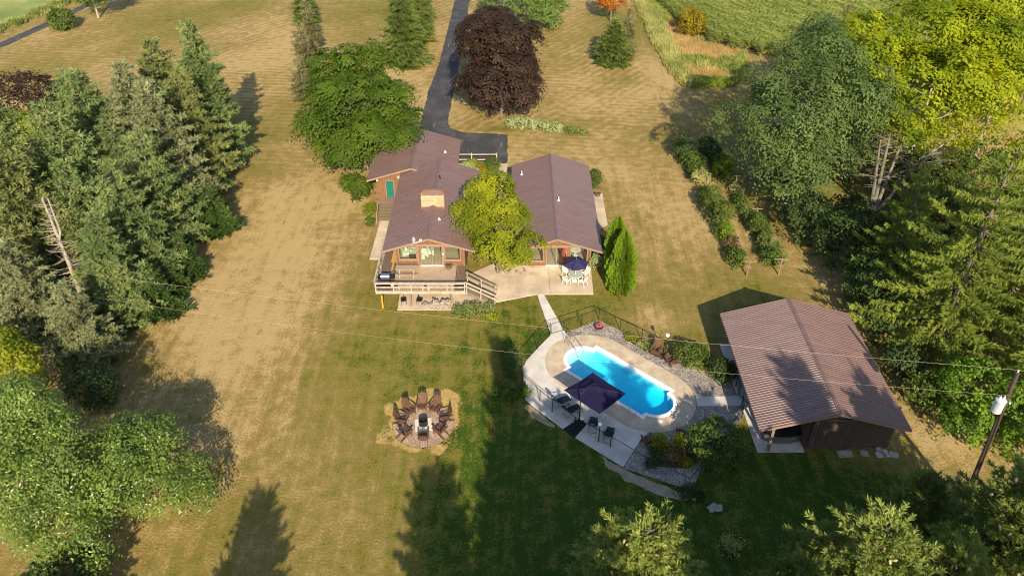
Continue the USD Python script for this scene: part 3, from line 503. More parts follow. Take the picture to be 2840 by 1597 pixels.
obj('door_frame', MB().box(-13.14, -13.065, 72.68, 72.76, 1, 3.04).box(-12.305, -12.23, 72.68, 72.76, 1, 3.04).box(-13.065, -12.305, 72.68, 72.76, 2.965, 3.04).out(), M_trim, C)
obj('wall_lamp', MB().box(-14.0, -13.85, 72.5, 72.69, 3.02, 3.12).out(), M_white, C); obj('wall_lamp', MB().box(-11.75, -11.6, 72.5, 72.69, 3.35, 3.52).out(), M_white, C)
vent(C, -7.2, 77.6, 4.67 - cslope * 3.1, .12, .09)
stp = thing('side_steps', 'grey timber steps down from the green door to the concrete walk', 'steps')
for k in range(5): obj('landing_board', MB().box(-13.75, -12.0, 71.55 + .24 * k, 71.78 + .24 * k, .94, .98).out(), M_oldwood, stp)
for k in range(6):
    y = 71.5 - .34 * k; z = .82 - .155 * k
    obj('tread', MB().box(-13.65, -12.25, y - .33, y - .01, z - .04, z).out(), M_oldwood, stp)
    obj('riser', MB().box(-13.63, -12.27, y - .035, y - .012, z - .155, z - .041).out(), M_oldwood, stp)
for x in (-13.70, -12.2): obj('stringer', MB().bar([x, 71.6, .72], [x, 69.5, -.02], .05, .28).out(), M_oldwood, stp)
obj('side_board', MB().bar([-13.85, 71.6, 1.0], [-13.85, 69.6, .35], .05, .30).bar([-13.85, 69.6, .35], [-13.8, 69.0, .1], .05, .25).out(), M_rail, stp)

# --- guest house on the right
B = thing('guest_house', 'right hand cedar house with a plain brown metal roof behind the patio umbrella', 'house')
bx0, bx1, bxr, by0, by1, bze, bzr = -0.04, 8.32, 4.12, 60.5, 77.3, 2.32, 3.74
gable_roof(B, bx0, bx1, bxr, by0, by1, bze, bzr)
bslope = (bzr - bze) / (bxr - bx0); broof = lambda x: bzr - bslope * abs(x - bxr) - .10
bw0, bw1, bwy = .92, 7.38, 61.57
bop = [(1.5, 2.98, .55, 2.12), (3.2, 5.14, .12, 2.16), (5.42, 7.05, .55, 2.16)]
obj('front_wall', wall_with_openings(bw0, bw1, bwy, bwy + .15, 0, [(bw0, broof(bw0)), (bxr, broof(bxr)), (bw1, broof(bw1))], bop).out(), M_cedar, B)
board_wall(B, M_cedar, bw0, bw1, bwy, .1, broof, [(a - .06, b + .06, c - .06, d + .06) for a, b, c, d in bop], w=.19, seed=4)
obj('lintel_beam', MB().box(bw0 - .02, bw1 + .02, bwy - .075, bwy - .045, 2.20, 2.34).out(), M_trim, B)
for x in (.98, 3.07, 5.28, 7.3): obj('corner_post', MB().box(x - .07, x + .07, bwy - .08, bwy - .042, .1, 2.20).out(), M_brown, B)
window(B, *bop[0], bwy + .02, .07, M_trim); window(B, *bop[2], bwy + .02, .07, M_trim); window(B, *bop[1], bwy + .02, .07, M_trim, mullion=4.17, name='sliding_door', sill=False)
obj('door_sill', MB().box(3.1, 5.25, bwy - .16, bwy - .045, .101, .14).out(), M_white, B)
obj('side_walls', MB().box(bw0, bw0 + .15, bwy + .151, 76.4, 0, 2.3).box(bw1 - .15, bw1, bwy + .151, 76.4, 0, 2.3).box(bw0 + .151, bw1 - .151, 76.25, 76.4, 0, 2.5).out(), M_cedar, B)
obj('indoor_floor', MB().box(bw0 + .16, bw1 - .16, bwy + .152, 68, .02, .11).out(), M_carpet, B)
obj('indoor_walls', MB().box(bw0 + .16, bw1 - .16, 67.9, 68, .111, 2.4).box(bw0 + .152, bw0 + .17, bwy + .2, 67.89, .111, 2.3).box(bw1 - .17, bw1 - .152, bwy + .2, 67.89, .111, 2.3).out(), M_inwall, B)
obj('curtain', MB().box(4.72, 5.0, bwy + .2, bwy + .26, .15, 2.12).out(), M_red, B)
br = lambda x: bzr - bslope * abs(x - bxr)
vent(B, 1.02, 74.55, br(1.0)); vent(B, 4.55, 67.6, br(4.55), .4)

# --- shed
S = thing('pool_shed', 'dark timber shed with a brown metal roof standing right of the swimming pool', 'shed')
sx0, sx1, sxr, sy0, sy1, sze, szr = 16.95, 27.42, 22.2, 38.05, 50.95, 2.72, 4.30
gable_roof(S, sx0, sx1, sxr, sy0, sy1, sze, szr, prof=((0, 0), (.58, 0), (.68, .026), (.86, .026), (.96, 0)))
sslope = (szr - sze) / (sxr - sx0); sroof = lambda x: szr - sslope * abs(x - sxr) - .10
board_wall(S, M_barnwood, 20.85, 26.75, 38.95, 0.0, sroof, w=.22, seed=12)
obj('front_wall', wall_with_openings(20.75, 26.8, 38.96, 39.05, 0, [(20.75, sroof(20.75)), (sxr, sroof(sxr)), (26.8, sroof(26.8))], []).out(), M_barnwood, S)
obj('side_walls', MB().box(20.75, 20.85, 39.06, 50.2, 0, 3.7).box(26.7, 26.8, 39.06, 50.2, 0, 2.8).box(20.86, 26.69, 50.1, 50.2, 0, 2.8).out(), M_barnwood, S)
sd = obj('sliding_door', MB().box(20.95, 23.72, 38.80, 38.84, .08, 2.86).out(), M_barnwood, S)
for k in range(13): obj('door_board', MB().box(20.95 + .213 * k + .006, 20.95 + .213 * (k + 1) - .006, 38.765 - .004 * (k % 3), 38.80, .08, 2.86).out(), M_barnwood, sd)
obj('door_track', MB().box(19.9, 23.95, 38.70, 38.78, 2.93, 3.02).out(), M_steel, S)
for y in (38.62, 42.5, 46.4, 50.2): obj('post', MB().box(18.08, 18.26, y - .09, y + .09, .06, 2.80).out(), M_oldwood, S)
obj('eave_beam', MB().box(18.06, 18.28, 38.5, 50.3, 2.801, 2.98).out(), M_oldwood, S)
for x in (18.6, 21.4, 25.0): obj('gable_lamp', MB().box(x - .06, x + .06, 38.3, 38.45, sroof(x) - .22, sroof(x) - .06).out(), M_white, S)
tub = thing('covered_hot_tub', 'dark grey covered tub under the open left side of the shed roof', 'hot tub', (19.45, 41.0, .06))
tub_p = sbox(-1.05, -1.1, 1.05, 1.1).buffer(.35, 8).union(affinity.scale(Point(0, -1.2).buffer(1, 24), 1.35, .55))
obj('skirt', MB().prism(tub_p, 0, .72).out(), mat('grey_tub_skirt', (.13, .125, .12), rough=.6, var=.1), tub)
obj('lid', MB().prism(tub_p.buffer(.05), .721, .80).prism(tub_p.buffer(-.08), .801, .90).out(), M_black, tub)

# ---------------------------------------------------------------- deck
D = thing('timber_deck', 'raised grey timber deck with pale railings in front of the house', 'deck')
rr = random.Random(2)
y = 55.50; k = 0
while y < 59.3:
    obj('board', MB().box(-10.42, -5.02, y, y + .142, ZD - .04, ZD - .002 * (k % 3) - .0005).out(), M_deck, D); y += .15; k += 1
for k in range(9):
    x = -11.8 + .15 * k; m = M_deckd
    if k in (5, 6, 7) :
        ya = 59.9 if k != 6 else 58.6
        obj('board', MB().box(x, x + .142, 55.5, ya - .01, ZD - .04, ZD - .002 * (k % 2) - .001).out(), m, D)
        obj('board', MB().box(x, x + .142, ya, 62.2, ZD - .04, ZD - .001).out(), M_newwood, D, label='fresh yellow board')
        obj('board', MB().box(x, x + .142, 62.21, 64.2, ZD - .04, ZD - .001).out(), m, D)
    else: obj('board', MB().box(x, x + .142, 55.5, 64.2, ZD - .04, ZD - .002 * (k % 2) - .001).out(), m, D)
for k in range(6):
    x = -4.98 + .15 * k; obj('board', MB().box(x, x + .142, 55.5, 59.6, ZD - .04, ZD - .002 * (k % 2) - .001).out(), M_deckd, D)
fr = MB(); fr.box(-11.84, -4.06, 55.44, 55.495, ZD - .26, ZD - .01); fr.box(-11.86, -11.81, 55.5, 64.2, ZD - .26, ZD - .01)
for x in np.arange(-11.4, -4.2, .6): fr.box(x - .02, x + .02, 55.5, 59.3, ZD - .24, ZD - .045)
fr.box(-11.8, -4.1, 55.85, 55.95, ZD - .50, ZD - .245); obj('frame', fr.out(), M_rail, D)
obj('post', MB().box(-11.38, -11.26, 55.13, 55.25, 0, ZD - .26).out(), M_ypost, D, label='yellow treated post under the left corner')
for x, y in ((-8.86, 55.35), (-5.35, 55.9), (-8.86, 59.0)): obj('post', MB().box(x - .08, x + .08, y - .08, y + .08, 0.04, ZD - .26).out(), M_oldwood, D)
rp = np.linspace(-11.80, -4.10, 6)
for x in rp: obj('rail_post', MB().box(x - .05, x + .05, 55.36, 55.44, ZD - .24, ZD + .93).out(), M_rail, D)
for a, b in zip(rp[:-1], rp[1:]):
    obj('mid_rail', MB().box(a + .052, b - .052, 55.38, 55.42, ZD + .42, ZD + .54).out(), M_rail, D)
    obj('low_rail', MB().box(a + .052, b - .052, 55.38, 55.42, ZD - .04, ZD + .08).out(), M_rail, D)
    obj('upper_rail', MB().box(a + .052, b - .052, 55.38, 55.42, ZD + .80, ZD + .92).out(), M_rail, D)
obj('top_rail', MB().box(-11.88, -4.02, 55.31, 55.47, ZD + .932, ZD + .975).out(), M_rail, D)
for y in (57.2, 59.0, 60.8, 62.6): obj('rail_post', MB().box(-11.93, -11.865, y - .05, y + .05, ZD - .24, ZD + .93).out(), M_rail, D)
obj('top_rail', MB().box(-11.97, -11.83, 55.48, 62.8, ZD + .932, ZD + .975).out(), M_rail, D)
for z in (.02, .47): obj('mid_rail', MB().box(-11.91, -11.87, 55.48, 62.7, ZD + z - .06, ZD + z + .06).out(), M_rail, D)
bn = thing('deck_bench', 'long grey timber bench along the inside of the deck railing', 'bench')
for x0, x1 in ((-9.9, -7.65), (-7.4, -5.1)):
    for q in range(3): obj('seat_board', MB().box(x0, x1, 55.56 + .13 * q, 55.68 + .13 * q, ZD + .40, ZD + .44).out(), M_rail, bn)
    for x in (x0 + .1, x1 - .1): obj('leg', MB().box(x - .05, x + .05, 55.6, 55.9, ZD, ZD + .398).out(), M_rail, bn)
# stairs down to the patio
ST = thing('deck_stairs', 'grey timber stairs going down from the deck to the patio', 'stairs')
n = 9; xa, xb = -4.0, -1.45
for k in range(n):
    x = xa + (xb - xa) * k / n; z = ZD - (ZD - .1) * (k + 1) / (n + 1)
    obj('tread', MB().box(x, x + .30, 55.62, 57.0, z - .045, z).out(), M_oldwood, ST)
for y in (55.57, 57.05):
    obj('stringer', MB().bar([xa, y, ZD - .30], [xb + .05, y, .02], .05, .30).out(), M_oldwood, ST)
    for t in (0.02, .5, .98):
        x = xa + (xb - xa) * t; zb = ZD + (.05 - ZD) * t
        obj('rail_post', MB().box(x - .045, x + .045, y - .045 + (.08 if y > 56 else -.08), y + .045 + (.08 if y > 56 else -.08), max(zb - .3, 0), zb + .95).out(), M_rail, ST)
    for h in (.48, .90): obj('hand_rail', MB().bar([xa - .05, y, ZD + h], [xb + .15, y, .05 + h], .045, .13).out(), M_rail if y < 56 else M_oldwood, ST)
# things on the deck
pk = thing('picnic_table', 'long grey wooden picnic table with benches on the deck', 'picnic table', (-9.35, 58.0, ZD))
for q in range(5): obj('top_board', MB().box(-.98, .98, -.36 + .145 * q, -.225 + .145 * q, .72, .76).out(), M_deck, pk)
for y in (-.82, .56):
    for q in range(2): obj('bench_board', MB().box(-.98, .98, y + .135 * q, y + .125 + .135 * q, .42, .46).out(), M_deck, pk)
for x in (-.62, .62):
    for sg in (-1, 1): obj('leg', MB().bar([x, sg * .62, 0], [x, sg * .14, .715], .045, .10, up=(1, 0, 0)).out(), M_deck, pk)
    obj('cross_beam', MB().bar([x + .05, -.80, .385], [x + .05, .80, .385], .04, .09).bar([x + .05, -.36, .68], [x + .05, .36, .68], .04, .08).out(), M_deck, pk)
gr = thing('gas_grill', 'black gas grill with a steel lid at the left corner of the deck', 'grill', (-11.05, 56.45, ZD))
obj('cabinet', MB().box(-.36, .36, -.26, .26, .08, .80).out(), M_black, gr)
lidp = [(-.28, .80), (-.28, .98), (-.20, 1.10), (.10, 1.14), (.26, 1.02), (.28, .80)]
m = trimesh.creation.extrude_polygon(Polygon(lidp), .74, engine='earcut'); v = m.vertices
obj('lid', (np.stack([v[:, 2] - .37, v[:, 0], v[:, 1]], 1), m.faces), mat('steel_grill_lid', (.30, .38, .50), rough=.3, metal=.8, var=.05), gr)
obj('side_shelf', MB().box(.37, .78, -.24, .24, .80, .84).out(), M_black, gr); obj('side_shelf', MB().box(-.70, -.37, -.24, .24, .80, .84).out(), M_black, gr)
obj('handle', MB().bar([-.3, -.33, .95], [.3, -.33, .95], .03, .03).out(), M_steel, gr)
for x in (-.3, .3): obj('wheel', MB().tube([[x - .03, -.2, .07], [x + .03, -.2, .07]], .07, 12).out(), M_black, gr)
obj('gas_bottle', MB().lathe([(.001, .02), (.14, .02), (.155, .08), (.155, .30), (.10, .38), (.03, .40), (.03, .47), (.001, .47)], 18, (.58, -.25, 0)).out(), M_white, gr, smooth=40)
cv = obj('grill_cover', MB().box(-.62, -.36, -.40, .36, 0.02, .76).out(), M_navy, gr)
def barrel(name, label, loc, group=None):
    b = thing(name, label, 'barrel planter', loc)
    prof = [(.24, 0), (.29, .15), (.33, .36), (.30, .36), (.29, .28), (.001, .28)]
    obj('tub', MB().lathe(prof, 20).out(), M_barrel, b)
    for z, r in ((.06, .268), (.26, .322)): obj('hoop', MB().lathe([(r - .002, z - .02), (r + .008, z - .02), (r + .012, z + .02), (r, z + .02)], 20).out(), M_black, b)
    obj('soil', MB().prism(Point(0, 0).buffer(.285, 10), .282, .30).out(), M_soil, b); return b
barrel('half_barrel', 'wooden half barrel planter on the deck right of the sliding door', (-5.72, 59.05, ZD))
barrel('half_barrel', 'wooden half barrel planter by the rounded bush behind the guest house', (9.2, 74.7, .05))
# black garden chairs below the deck
def simple_chair(p):
    obj('seat', MB().box(-.24, .24, -.24, .24, .42, .46).out(), M_black, p)
    obj('backrest', MB().bar([0, .23, .46], [0, .32, .92], .48, .025, up=(1, 0, 0)).out(), M_black, p)
    for x in (-.22, .22):
        for y in (-.22, .22): obj('leg', MB().tube([[x, y, 0], [x, y, .42]], .015, 6).out(), M_black, p)
kc = klass('black_chair'); simple_chair(kc)
dup(kc, 'black_chair', 'black chair in the shade under the deck, left of the brown post', 'chair', (-9.55, 55.75, .04), 190)
dup(kc, 'black_chair', 'black chair in the shade under the deck, right of the brown post', 'chair', (-8.15, 55.75, .04), 170)
# firewood
wp_ = thing('firewood_pile', 'heap of pale split firewood on the concrete below the deck', 'wood pile')
rr = random.Random(11)
for k in range(150):
    x = rr.uniform(-7.75, -5.45); hmax = (.75 if x > -6.9 else .45) + .12 * math.sin(x * 9); lay = rr.random()
    z = .07 + lay * hmax * .9; y = 54.95 + rr.uniform(-.12, .12) + (1 - lay) * -.15 + .2
    a = rr.uniform(-.5, .5); b = rr.uniform(-.35, .35); L = rr.uniform(.16, .24); r = rr.uniform(.06, .11)
    d = np.array([math.sin(a), math.cos(a), math.sin(b) * .5]); d /= np.linalg.norm(d); c = np.array([x, y, z])
    obj('log', MB().tube([c - d * L, c + d * L], r, 5 + k % 2).out(), M_log, wp_)

# ---------------------------------------------------------------- furniture indoors
def armchair(p, m, w=.85):
    obj('seat', MB().box(-w / 2 + .16, w / 2 - .16, -.40, .28, .12, .46).out(), m, p)
    obj('backrest', MB().bar([0, .30, .30], [0, .46, 1.0], w - .10, .20, up=(1, 0, 0)).out(), m, p)
    for s in (-1, 1): obj('armrest', MB().box(min(s * w / 2, s * (w / 2 - .15)), max(s * w / 2, s * (w / 2 - .15)), -.40, .36, .08, .62).out(), m, p)
ka = klass('armchair'); armchair(ka, M_cloth)
dup(ka, 'armchair', 'cream armchair seen through the left front window, the left one', 'armchair', (-9.80, 61.2, ZD - .02), 20)
dup(ka, 'armchair', 'cream armchair seen through the left front window, behind the dark table', 'armchair', (-8.95, 62.3, ZD - .02), -10)
dup(ka, 'armchair', 'cream armchair seen through the left front window, right of the dark table', 'armchair', (-8.35, 60.7, ZD - .02), -90)
so = thing('sofa', 'cream sofa behind the left pane of the sliding door', 'sofa', (-7.75, 61.3, ZD - .02), 180); armchair(so, M_cloth, 1.1)
tb = thing('side_table', 'dark wooden side table between the cream armchairs', 'table', (-9.15, 60.9, ZD - .02))
obj('tabletop', MB().box(-.32, .32, -.32, .32, .50, .54).out(), M_cloth, tb)
for x in (-.28, .28):
    for y in (-.28, .28): obj('leg', MB().box(x - .03, x + .03, y - .03, y + .03, 0, .5).out(), M_darkwood, tb)
obj('shelf', MB().box(-.30, .30, -.30, .30, .06, .40).out(), M_darkwood, tb)
rt = thing('round_table', 'white round table inside the right window of the guest house', 'table', (6.0, 63.2, .11))
obj('tabletop', MB().lathe([(.001, .76), (.55, .76), (.56, .73), (.55, .70), (.001, .70)], 28).out(), M_white, rt)
obj('pedestal', MB().lathe([(.30, 0), (.28, .03), (.05, .06), (.05, .70)], 14).out(), M_white, rt)

# ---------------------------------------------------------------- patio set
um = thing('patio_umbrella', 'navy blue patio umbrella over the white table and chairs', 'umbrella', (5.78, 59.1, .1))
def umbrella_canopy(R, zr, zt, n, m, parent, rz=0):
    for k in range(n):
        a0, a1 = 2 * math.pi * k / n + rz, 2 * math.pi * (k + 1) / n + rz; rows = []
        for t in np.linspace(0, 1, 6):
            sag = .05 * math.sin(math.pi * t); r0 = R * t
            p0, p1 = np.array([math.cos(a0) * r0, math.sin(a0) * r0]), np.array([math.cos(a1) * r0, math.sin(a1) * r0]); zz = zt + (zr - zt) * t ** 1.15
            rows.append([[*(p0 * (1 - s) + p1 * s), zz - .03 * t * math.sin(math.pi * s) - sag * .4 * math.sin(math.pi * s)] for s in (0, .5, 1)])
        v = np.array(rows).reshape(-1, 3); f = []
        for i in range(5):
            for j in range(2): f.append([i * 3 + j, (i + 1) * 3 + j, (i + 1) * 3 + j + 1, i * 3 + j + 1])
        w = v - np.array([0, 0, .012]); mb = MB().add(v, f); mb.add(w, np.array(f)[:, ::-1]); obj('canopy_panel', mb.out(), m, parent)
    for k in range(n):
        a = 2 * math.pi * k / n + rz; obj('rib', MB().tube([[0, 0, zt - .03], [math.cos(a) * R, math.sin(a) * R, zr - .02]], .010, 6).out(), M_steel, parent)
umbrella_canopy(1.18, 1.92, 2.38, 6, M_navy, um, .25)
obj('pole', MB().tube([[0, 0, 0], [0, 0, 2.45]], .022, 10).out(), M_white, um)
obj('finial', MB().lathe([(.001, 2.52), (.03, 2.48), (.02, 2.42)], 10).out(), M_navy, um)
obj('base', MB().lathe([(.26, 0), (.25, .05), (.05, .09), (.04, .25)], 18).out(), M_white, um)
pt_ = thing('patio_table', 'round glass topped white patio table under the navy umbrella', 'table', (5.78, 59.1, .1))
obj('glass_top', MB().prism(Point(0, 0).buffer(.62, 16).difference(Point(0, 0).buffer(.045)), .70, .712).out(), M_tableglass, pt_)
obj('rim', MB().lathe([(.615, .685), (.64, .685), (.645, .71), (.615, .72)], 32).out(), M_white, pt_)
for k in range(4):
    a = math.pi / 4 + k * math.pi / 2; c, s = math.cos(a), math.sin(a)
    obj('leg', MB().tube([[c * .42, s * .42, 0], [c * .36, s * .36, .35], [c * .52, s * .52, .69]], .022, 8).out(), M_white, pt_)
kp = klass('patio_chair')
obj('seat', MB().box(-.24, .24, -.24, .22, .41, .44).out(), M_white, kp)
for q in range(5): obj('back_slat', MB().bar([-.18 + .09 * q, .24, .44], [-.18 + .09 * q, .36, .94], .05, .015, up=(0, 1, 0)).out(), M_white, kp)
obj('back_frame', MB().tube([[-.25, .23, .42], [-.25, .37, .95], [.25, .37, .95], [.25, .23, .42]], .02, 6).out(), M_white, kp)
for x in (-.27, .27):
    obj('armrest', MB().tube([[x, .30, .66], [x, -.20, .65], [x, -.27, .60]], .022, 6).out(), M_white, kp)
    obj('front_leg', MB().tube([[x, -.26, 0], [x, -.24, .62]], .02, 6).out(), M_white, kp); obj('rear_leg', MB().tube([[x, .36, 0], [x, .22, .43]], .02, 6).out(), M_white, kp)
for (x, y, a), l in zip(((4.98, 58.55, 128), (6.42, 58.45, 232), (5.05, 59.95, 45), (6.75, 59.75, -55)), ('front left', 'front right', 'back left', 'back right')):
    dup(kp, 'patio_chair', f'white patio chair at the {l} of the round glass table', 'chair', (x, y, .1), a)

# ---------------------------------------------------------------- pool side
def chain_link(a, b, h, z0=.06, s=.075, r=.0028):
    """A woven wire panel from a to b: slanting wires both ways, real wires."""
    a, b = np.array(a, float), np.array(b, float); L = np.linalg.norm(b - a); d = (b - a) / L; nrm = np.array([-d[1], d[0]]); V, F = [], []; n = 0
    H = h - z0
    for sg in (1, -1):
        for k in np.arange(-H, L, s * 1.414):
            x0, x1 = (k, k + H) if sg > 0 else (k + H, k); za, zb = 0.0, H
            lo, hi = sorted((x0, x1)); t0 = max(0.0, (0 - lo) / H); t1 = min(1.0, (L - lo) / H)
            if t1 - t0 < .02: continue
            if sg > 0: p, q = (lo + t0 * H, t0 * H), (lo + t1 * H, t1 * H)
            else: p, q = (lo + t0 * H, H - t0 * H), (lo + t1 * H, H - t1 * H)
            for o, u in ((p, q),):
                for e in (o, u):
                    c = np.array([*(a + d * e[0]), z0 + e[1]])
                    for k3 in range(3):
                        an = 2 * math.pi * k3 / 3; V.append(c + r * (math.cos(an) * np.array([*nrm, 0]) + math.sin(an) * np.array([*(d * .7 * sg), .7])))
                F += [[n + i, n + (i + 1) % 3, n + 3 + (i + 1) % 3] for i in range(3)] + [[n + i, n + 3 + (i + 1) % 3, n + 3 + i] for i in range(3)]; n += 6
    return np.array(V), np.array(F)
FN = thing('pool_fence', 'dark green chain link fence around the pool terrace', 'fence')
FH = 1.2
def fence_run(pts):
    for k, p in enumerate(pts):
        obj('post', MB().tube([[*p, 0], [*p, FH + .05]], .032, 8).out(), M_dgreen, FN)
    for a, b in zip(pts[:-1], pts[1:]):
        obj('top_rail', MB().tube([[*a, FH], [*b, FH]], .024, 6).out(), M_dgreen, FN)
        obj('wire_mesh', chain_link(a, b, FH), M_dgreen, FN)
fence_run([(4.36, 51.97), (5.93, 52.71), (7.46, 53.52), (9.14, 52.06), (10.78, 50.77), (12.4, 49.35), (14.05, 47.95), (15.75, 46.55), (17.38, 45.2), (17.36, 44.25)])
fence_run([(17.28, 42.95), (17.05, 41.84), (15.7, 40.1), (14.35, 38.3), (12.98, 36.49), (11.9, 35.15), (9.33, 36.92), (7.0, 38.9), (4.59, 40.77), (2.12, 43.55), (0.85, 45.3), (0.72, 47.25), (2.08, 49.6), (3.2, 51.53)])
def gate(label, a, b, h=1.15):
    g = thing('fence_gate', label, 'gate'); a, b = np.array(a), np.array(b); z = .10
    P = [[*a, z], [*a, h - .08], [*(a + (b - a) * .07), h], [*(b + (a - b) * .07), h], [*b, h - .08], [*b, z], [*a, z]]
    obj('frame', MB().tube(P, .022, 8).out(), M_dgreen, g)
    d = (b - a) / np.linalg.norm(b - a); obj('wire_mesh', chain_link(a + d * .03, b - d * .03, h - .03, .13), M_dgreen, g)
    m = (a + b) / 2; obj('latch', MB().box(b[0] - .05, b[0] + .05, b[1] - .05, b[1] + .05, .72, .80).out(), M_steel, g)
gate('rounded chain link gate across the white path to the house', (3.30, 51.57), (4.28, 51.93))
gate('open chain link gate beside the shed slab', (17.36, 44.2), (18.0, 43.1), 1.18)
def lamp_post(label, x, y, h, globe=True, r=.155, z=0.03, tilt=0):
    l = thing('globe_lamp', label, 'lamp post', (x, y, z))
    obj('post', MB().lathe([(.06, 0), (.06, .06), (.038, .10), (.034, h - r)], 12).out(), M_black, l)
    if globe: obj('globe', trimesh.creation.icosphere(3, r).apply_translation([0, 0, h]), M_globe, l, smooth=True)
    else: obj('cap', MB().lathe([(.034, h - r), (.10, h - r + .02), (.09, h - r + .08), (.001, h - r + .10)], 14).out(), M_steel, l)
    if globe: obj('collar', MB().lathe([(.04, h - r - .08), (.075, h - r - .04), (.07, h - r + .03), (.001, h - r + .03)], 14).out(), M_black, l)
lamp_post('lamp post with white globe behind the brown chairs at the far side of the pool', 12.45, 48.95, 2.05)
lamp_post('lamp post with white globe between the two right hand dark loungers', 6.22, 39.5, 1.75)
lamp_post('lamp post without its globe beside the leftmost dark lounger', 3.0, 42.45, 1.62, globe=False)

# big square umbrella on a side post
bu = thing('square_umbrella', 'large square dark navy cantilever umbrella beside the pool', 'umbrella', (0, 0, 0))
K = np.array([[3.79, 42.33, 2.42], [6.06, 44.20, 2.42], [8.27, 41.96, 2.42], [6.18, 39.93, 2.42]]); top = np.array([6.05, 42.12, 3.02])
mid = np.array([6.05, 42.12, 2.72])
def tri_panel(p0, p1, apex, m, name, z0=0.0, t0=0.0):
    rows = [[(apex * (1 - t) + (p0 * (1 - s) + p1 * s) * t) + np.array([0, 0, -.07 * math.sin(math.pi * t) - .06 * t * math.sin(math.pi * s)]) for s in np.linspace(0, 1, 9)] for t in np.linspace(t0, 1, 8)]
    v = np.array(rows).reshape(-1, 3); f = [[i * 9 + j, (i + 1) * 9 + j, (i + 1) * 9 + j + 1, i * 9 + j + 1] for i in range(7) for j in range(8)]
    mb = MB().add(v, f); mb.add(v - [0, 0, .012], np.array(f)[:, ::-1]); obj(name, mb.out(), m, bu)
for k in range(4): tri_panel(K[k], K[(k + 1) % 4], mid + [0, 0, .15], M_slate, 'canopy_panel', t0=.22)
for k in range(4):
    a, b = mid + (K[k] - mid) * .42 + [0, 0, .14], mid + (K[(k + 1) % 4] - mid) * .42 + [0, 0, .14]
    tri_panel(a, b, top + [0, 0, .04], M_slate, 'vent_panel')
    obj('rib', MB().tube([mid + [0, 0, .08], K[k] - [0, 0, .03]], .014, 6).out(), M_black, bu)
pp = np.array([4.93, 41.2]); dr = (top[:2] - pp)
obj('post', MB().tube([[*pp, .08], [*pp, 3.15]], .045, 12).out(), M_black, bu)
obj('arm', MB().tube([[*pp, 3.12], [*(pp + dr * .35), 3.34], [*(pp + dr * .8), 3.36], [*top[:2], 3.20], [*top[:2], 3.02]], .032, 8).out(), M_black, bu)
obj('crank', MB().tube([[*(pp + [.05, -.06]), 1.55], [*(pp + [.16, -.1]), 1.62], [*(pp + [.16, -.1]), 1.80]], .016, 6).out(), M_steel, bu)
obj('base', MB().box(-.5, .5, -.06, .06, .085, .14, lambda v: Rz(40)(v) + np.array([*pp, 0])).box(-.06, .06, -.5, .5, .085, .135, lambda v: Rz(40)(v) + np.array([*pp, 0])).out(), M_black, bu)

# loungers
kl = klass('sling_lounger')
def q3(y, z): return y, z
prof = [(-.78, .30), (-.42, .40), (-.15, .42), (.22, .36), (.55, .72), (.80, 1.02)]
pv = np.array(prof); vv = np.concatenate([np.stack([np.full(len(pv), s * .27), pv[:, 0], pv[:, 1]], 1) for s in (-1, 1)]); n_ = len(pv)
ff = [[i, i + 1, n_ + i + 1, n_ + i] for i in range(n_ - 1)]
obj('sling', MB().add(vv, ff).add(vv - [0, 0, .012], np.array(ff)[:, ::-1]).out(), M_sling, kl)
obj('head_pillow', MB().box(-.2, .2, -.05, .05, -.10, .10, lambda v: v @ np.array([[1, 0, 0], [0, .77, .64], [0, -.64, .77]]) + [0, .70, .97]).out(), M_sling, kl)
for s in (-1, 1):
    obj('side_rail', MB().tube([[s * .29, y, z] for y, z in prof], .016, 6).out(), M_black, kl)
    obj('armrest', MB().bar([s * .33, -.10, .60], [s * .33, .42, .68], .05, .025).out(), M_black, kl)
    obj('leg', MB().tube([[s * .30, -.55, .02], [s * .31, .10, .42], [s * .33, .30, .66]], .014, 6).tube([[s * .30, .58, .02], [s * .31, .0, .42], [s * .33, -.05, .60]], .014, 6).out(), M_black, kl)
obj('foot_bar', MB().tube([[-.30, -.55, .02], [.30, -.55, .02]], .014, 6).tube([[-.30, .58, .02], [.30, .58, .02]], .014, 6).out(), M_black, kl)
for (x, y, a), l in zip(((3.72, 43.25, 118), (4.45, 42.30, 122), (5.92, 40.85, 170), (6.98, 39.85, 160)), ('leftmost of the four dark sling loungers by the pool', 'dark sling lounger directly left of the big umbrella pole', 'dark sling lounger left of the near globe lamp', 'rightmost of the four dark sling loungers by the pool')):
    dup(kl, 'sling_lounger', l, 'lounger', (x, y, .075), a)

# slatted wooden chairs
kd = klass('wooden_chair')
for q in range(5): obj('seat_slat', MB().bar([-.26, -.40 + .125 * q, .395 - .032 * q], [.26, -.40 + .125 * q, .395 - .032 * q], .105, .022).out(), M_chair, kd)
for q in range(5):
    top_ = (1.02, 1.08, 1.10, 1.08, 1.02)[q]; x = -.23 + .115 * q
    obj('back_slat', MB().bar([x, .16, .24], [x * 1.12, .16 + (top_ - .24) * .42, top_], .105, .022, up=(0, 1, 0)).out(), M_chair, kd)
obj('back_rail', MB().bar([-.36, .34, .60], [.36, .34, .60], .03, .08).bar([-.28, .50, .92], [.28, .50, .92], .03, .06).out(), M_chair, kd)
for s in (-1, 1):
    obj('armrest', MB().prism(Polygon([(s * .28, -.50), (s * .43, -.50), (s * .43, -.30), (s * .38, .36), (s * .31, .36), (s * .28, -.1)]), .585, .612).out(), M_chair, kd)
    obj('front_leg', MB().box(min(s * .29, s * .33), max(s * .29, s * .33), -.44, -.32, 0, .584).out(), M_chair, kd)
    obj('rear_leg', MB().bar([s * .27, -.44, .33], [s * .27, .62, .03], .035, .12).out(), M_chair, kd)
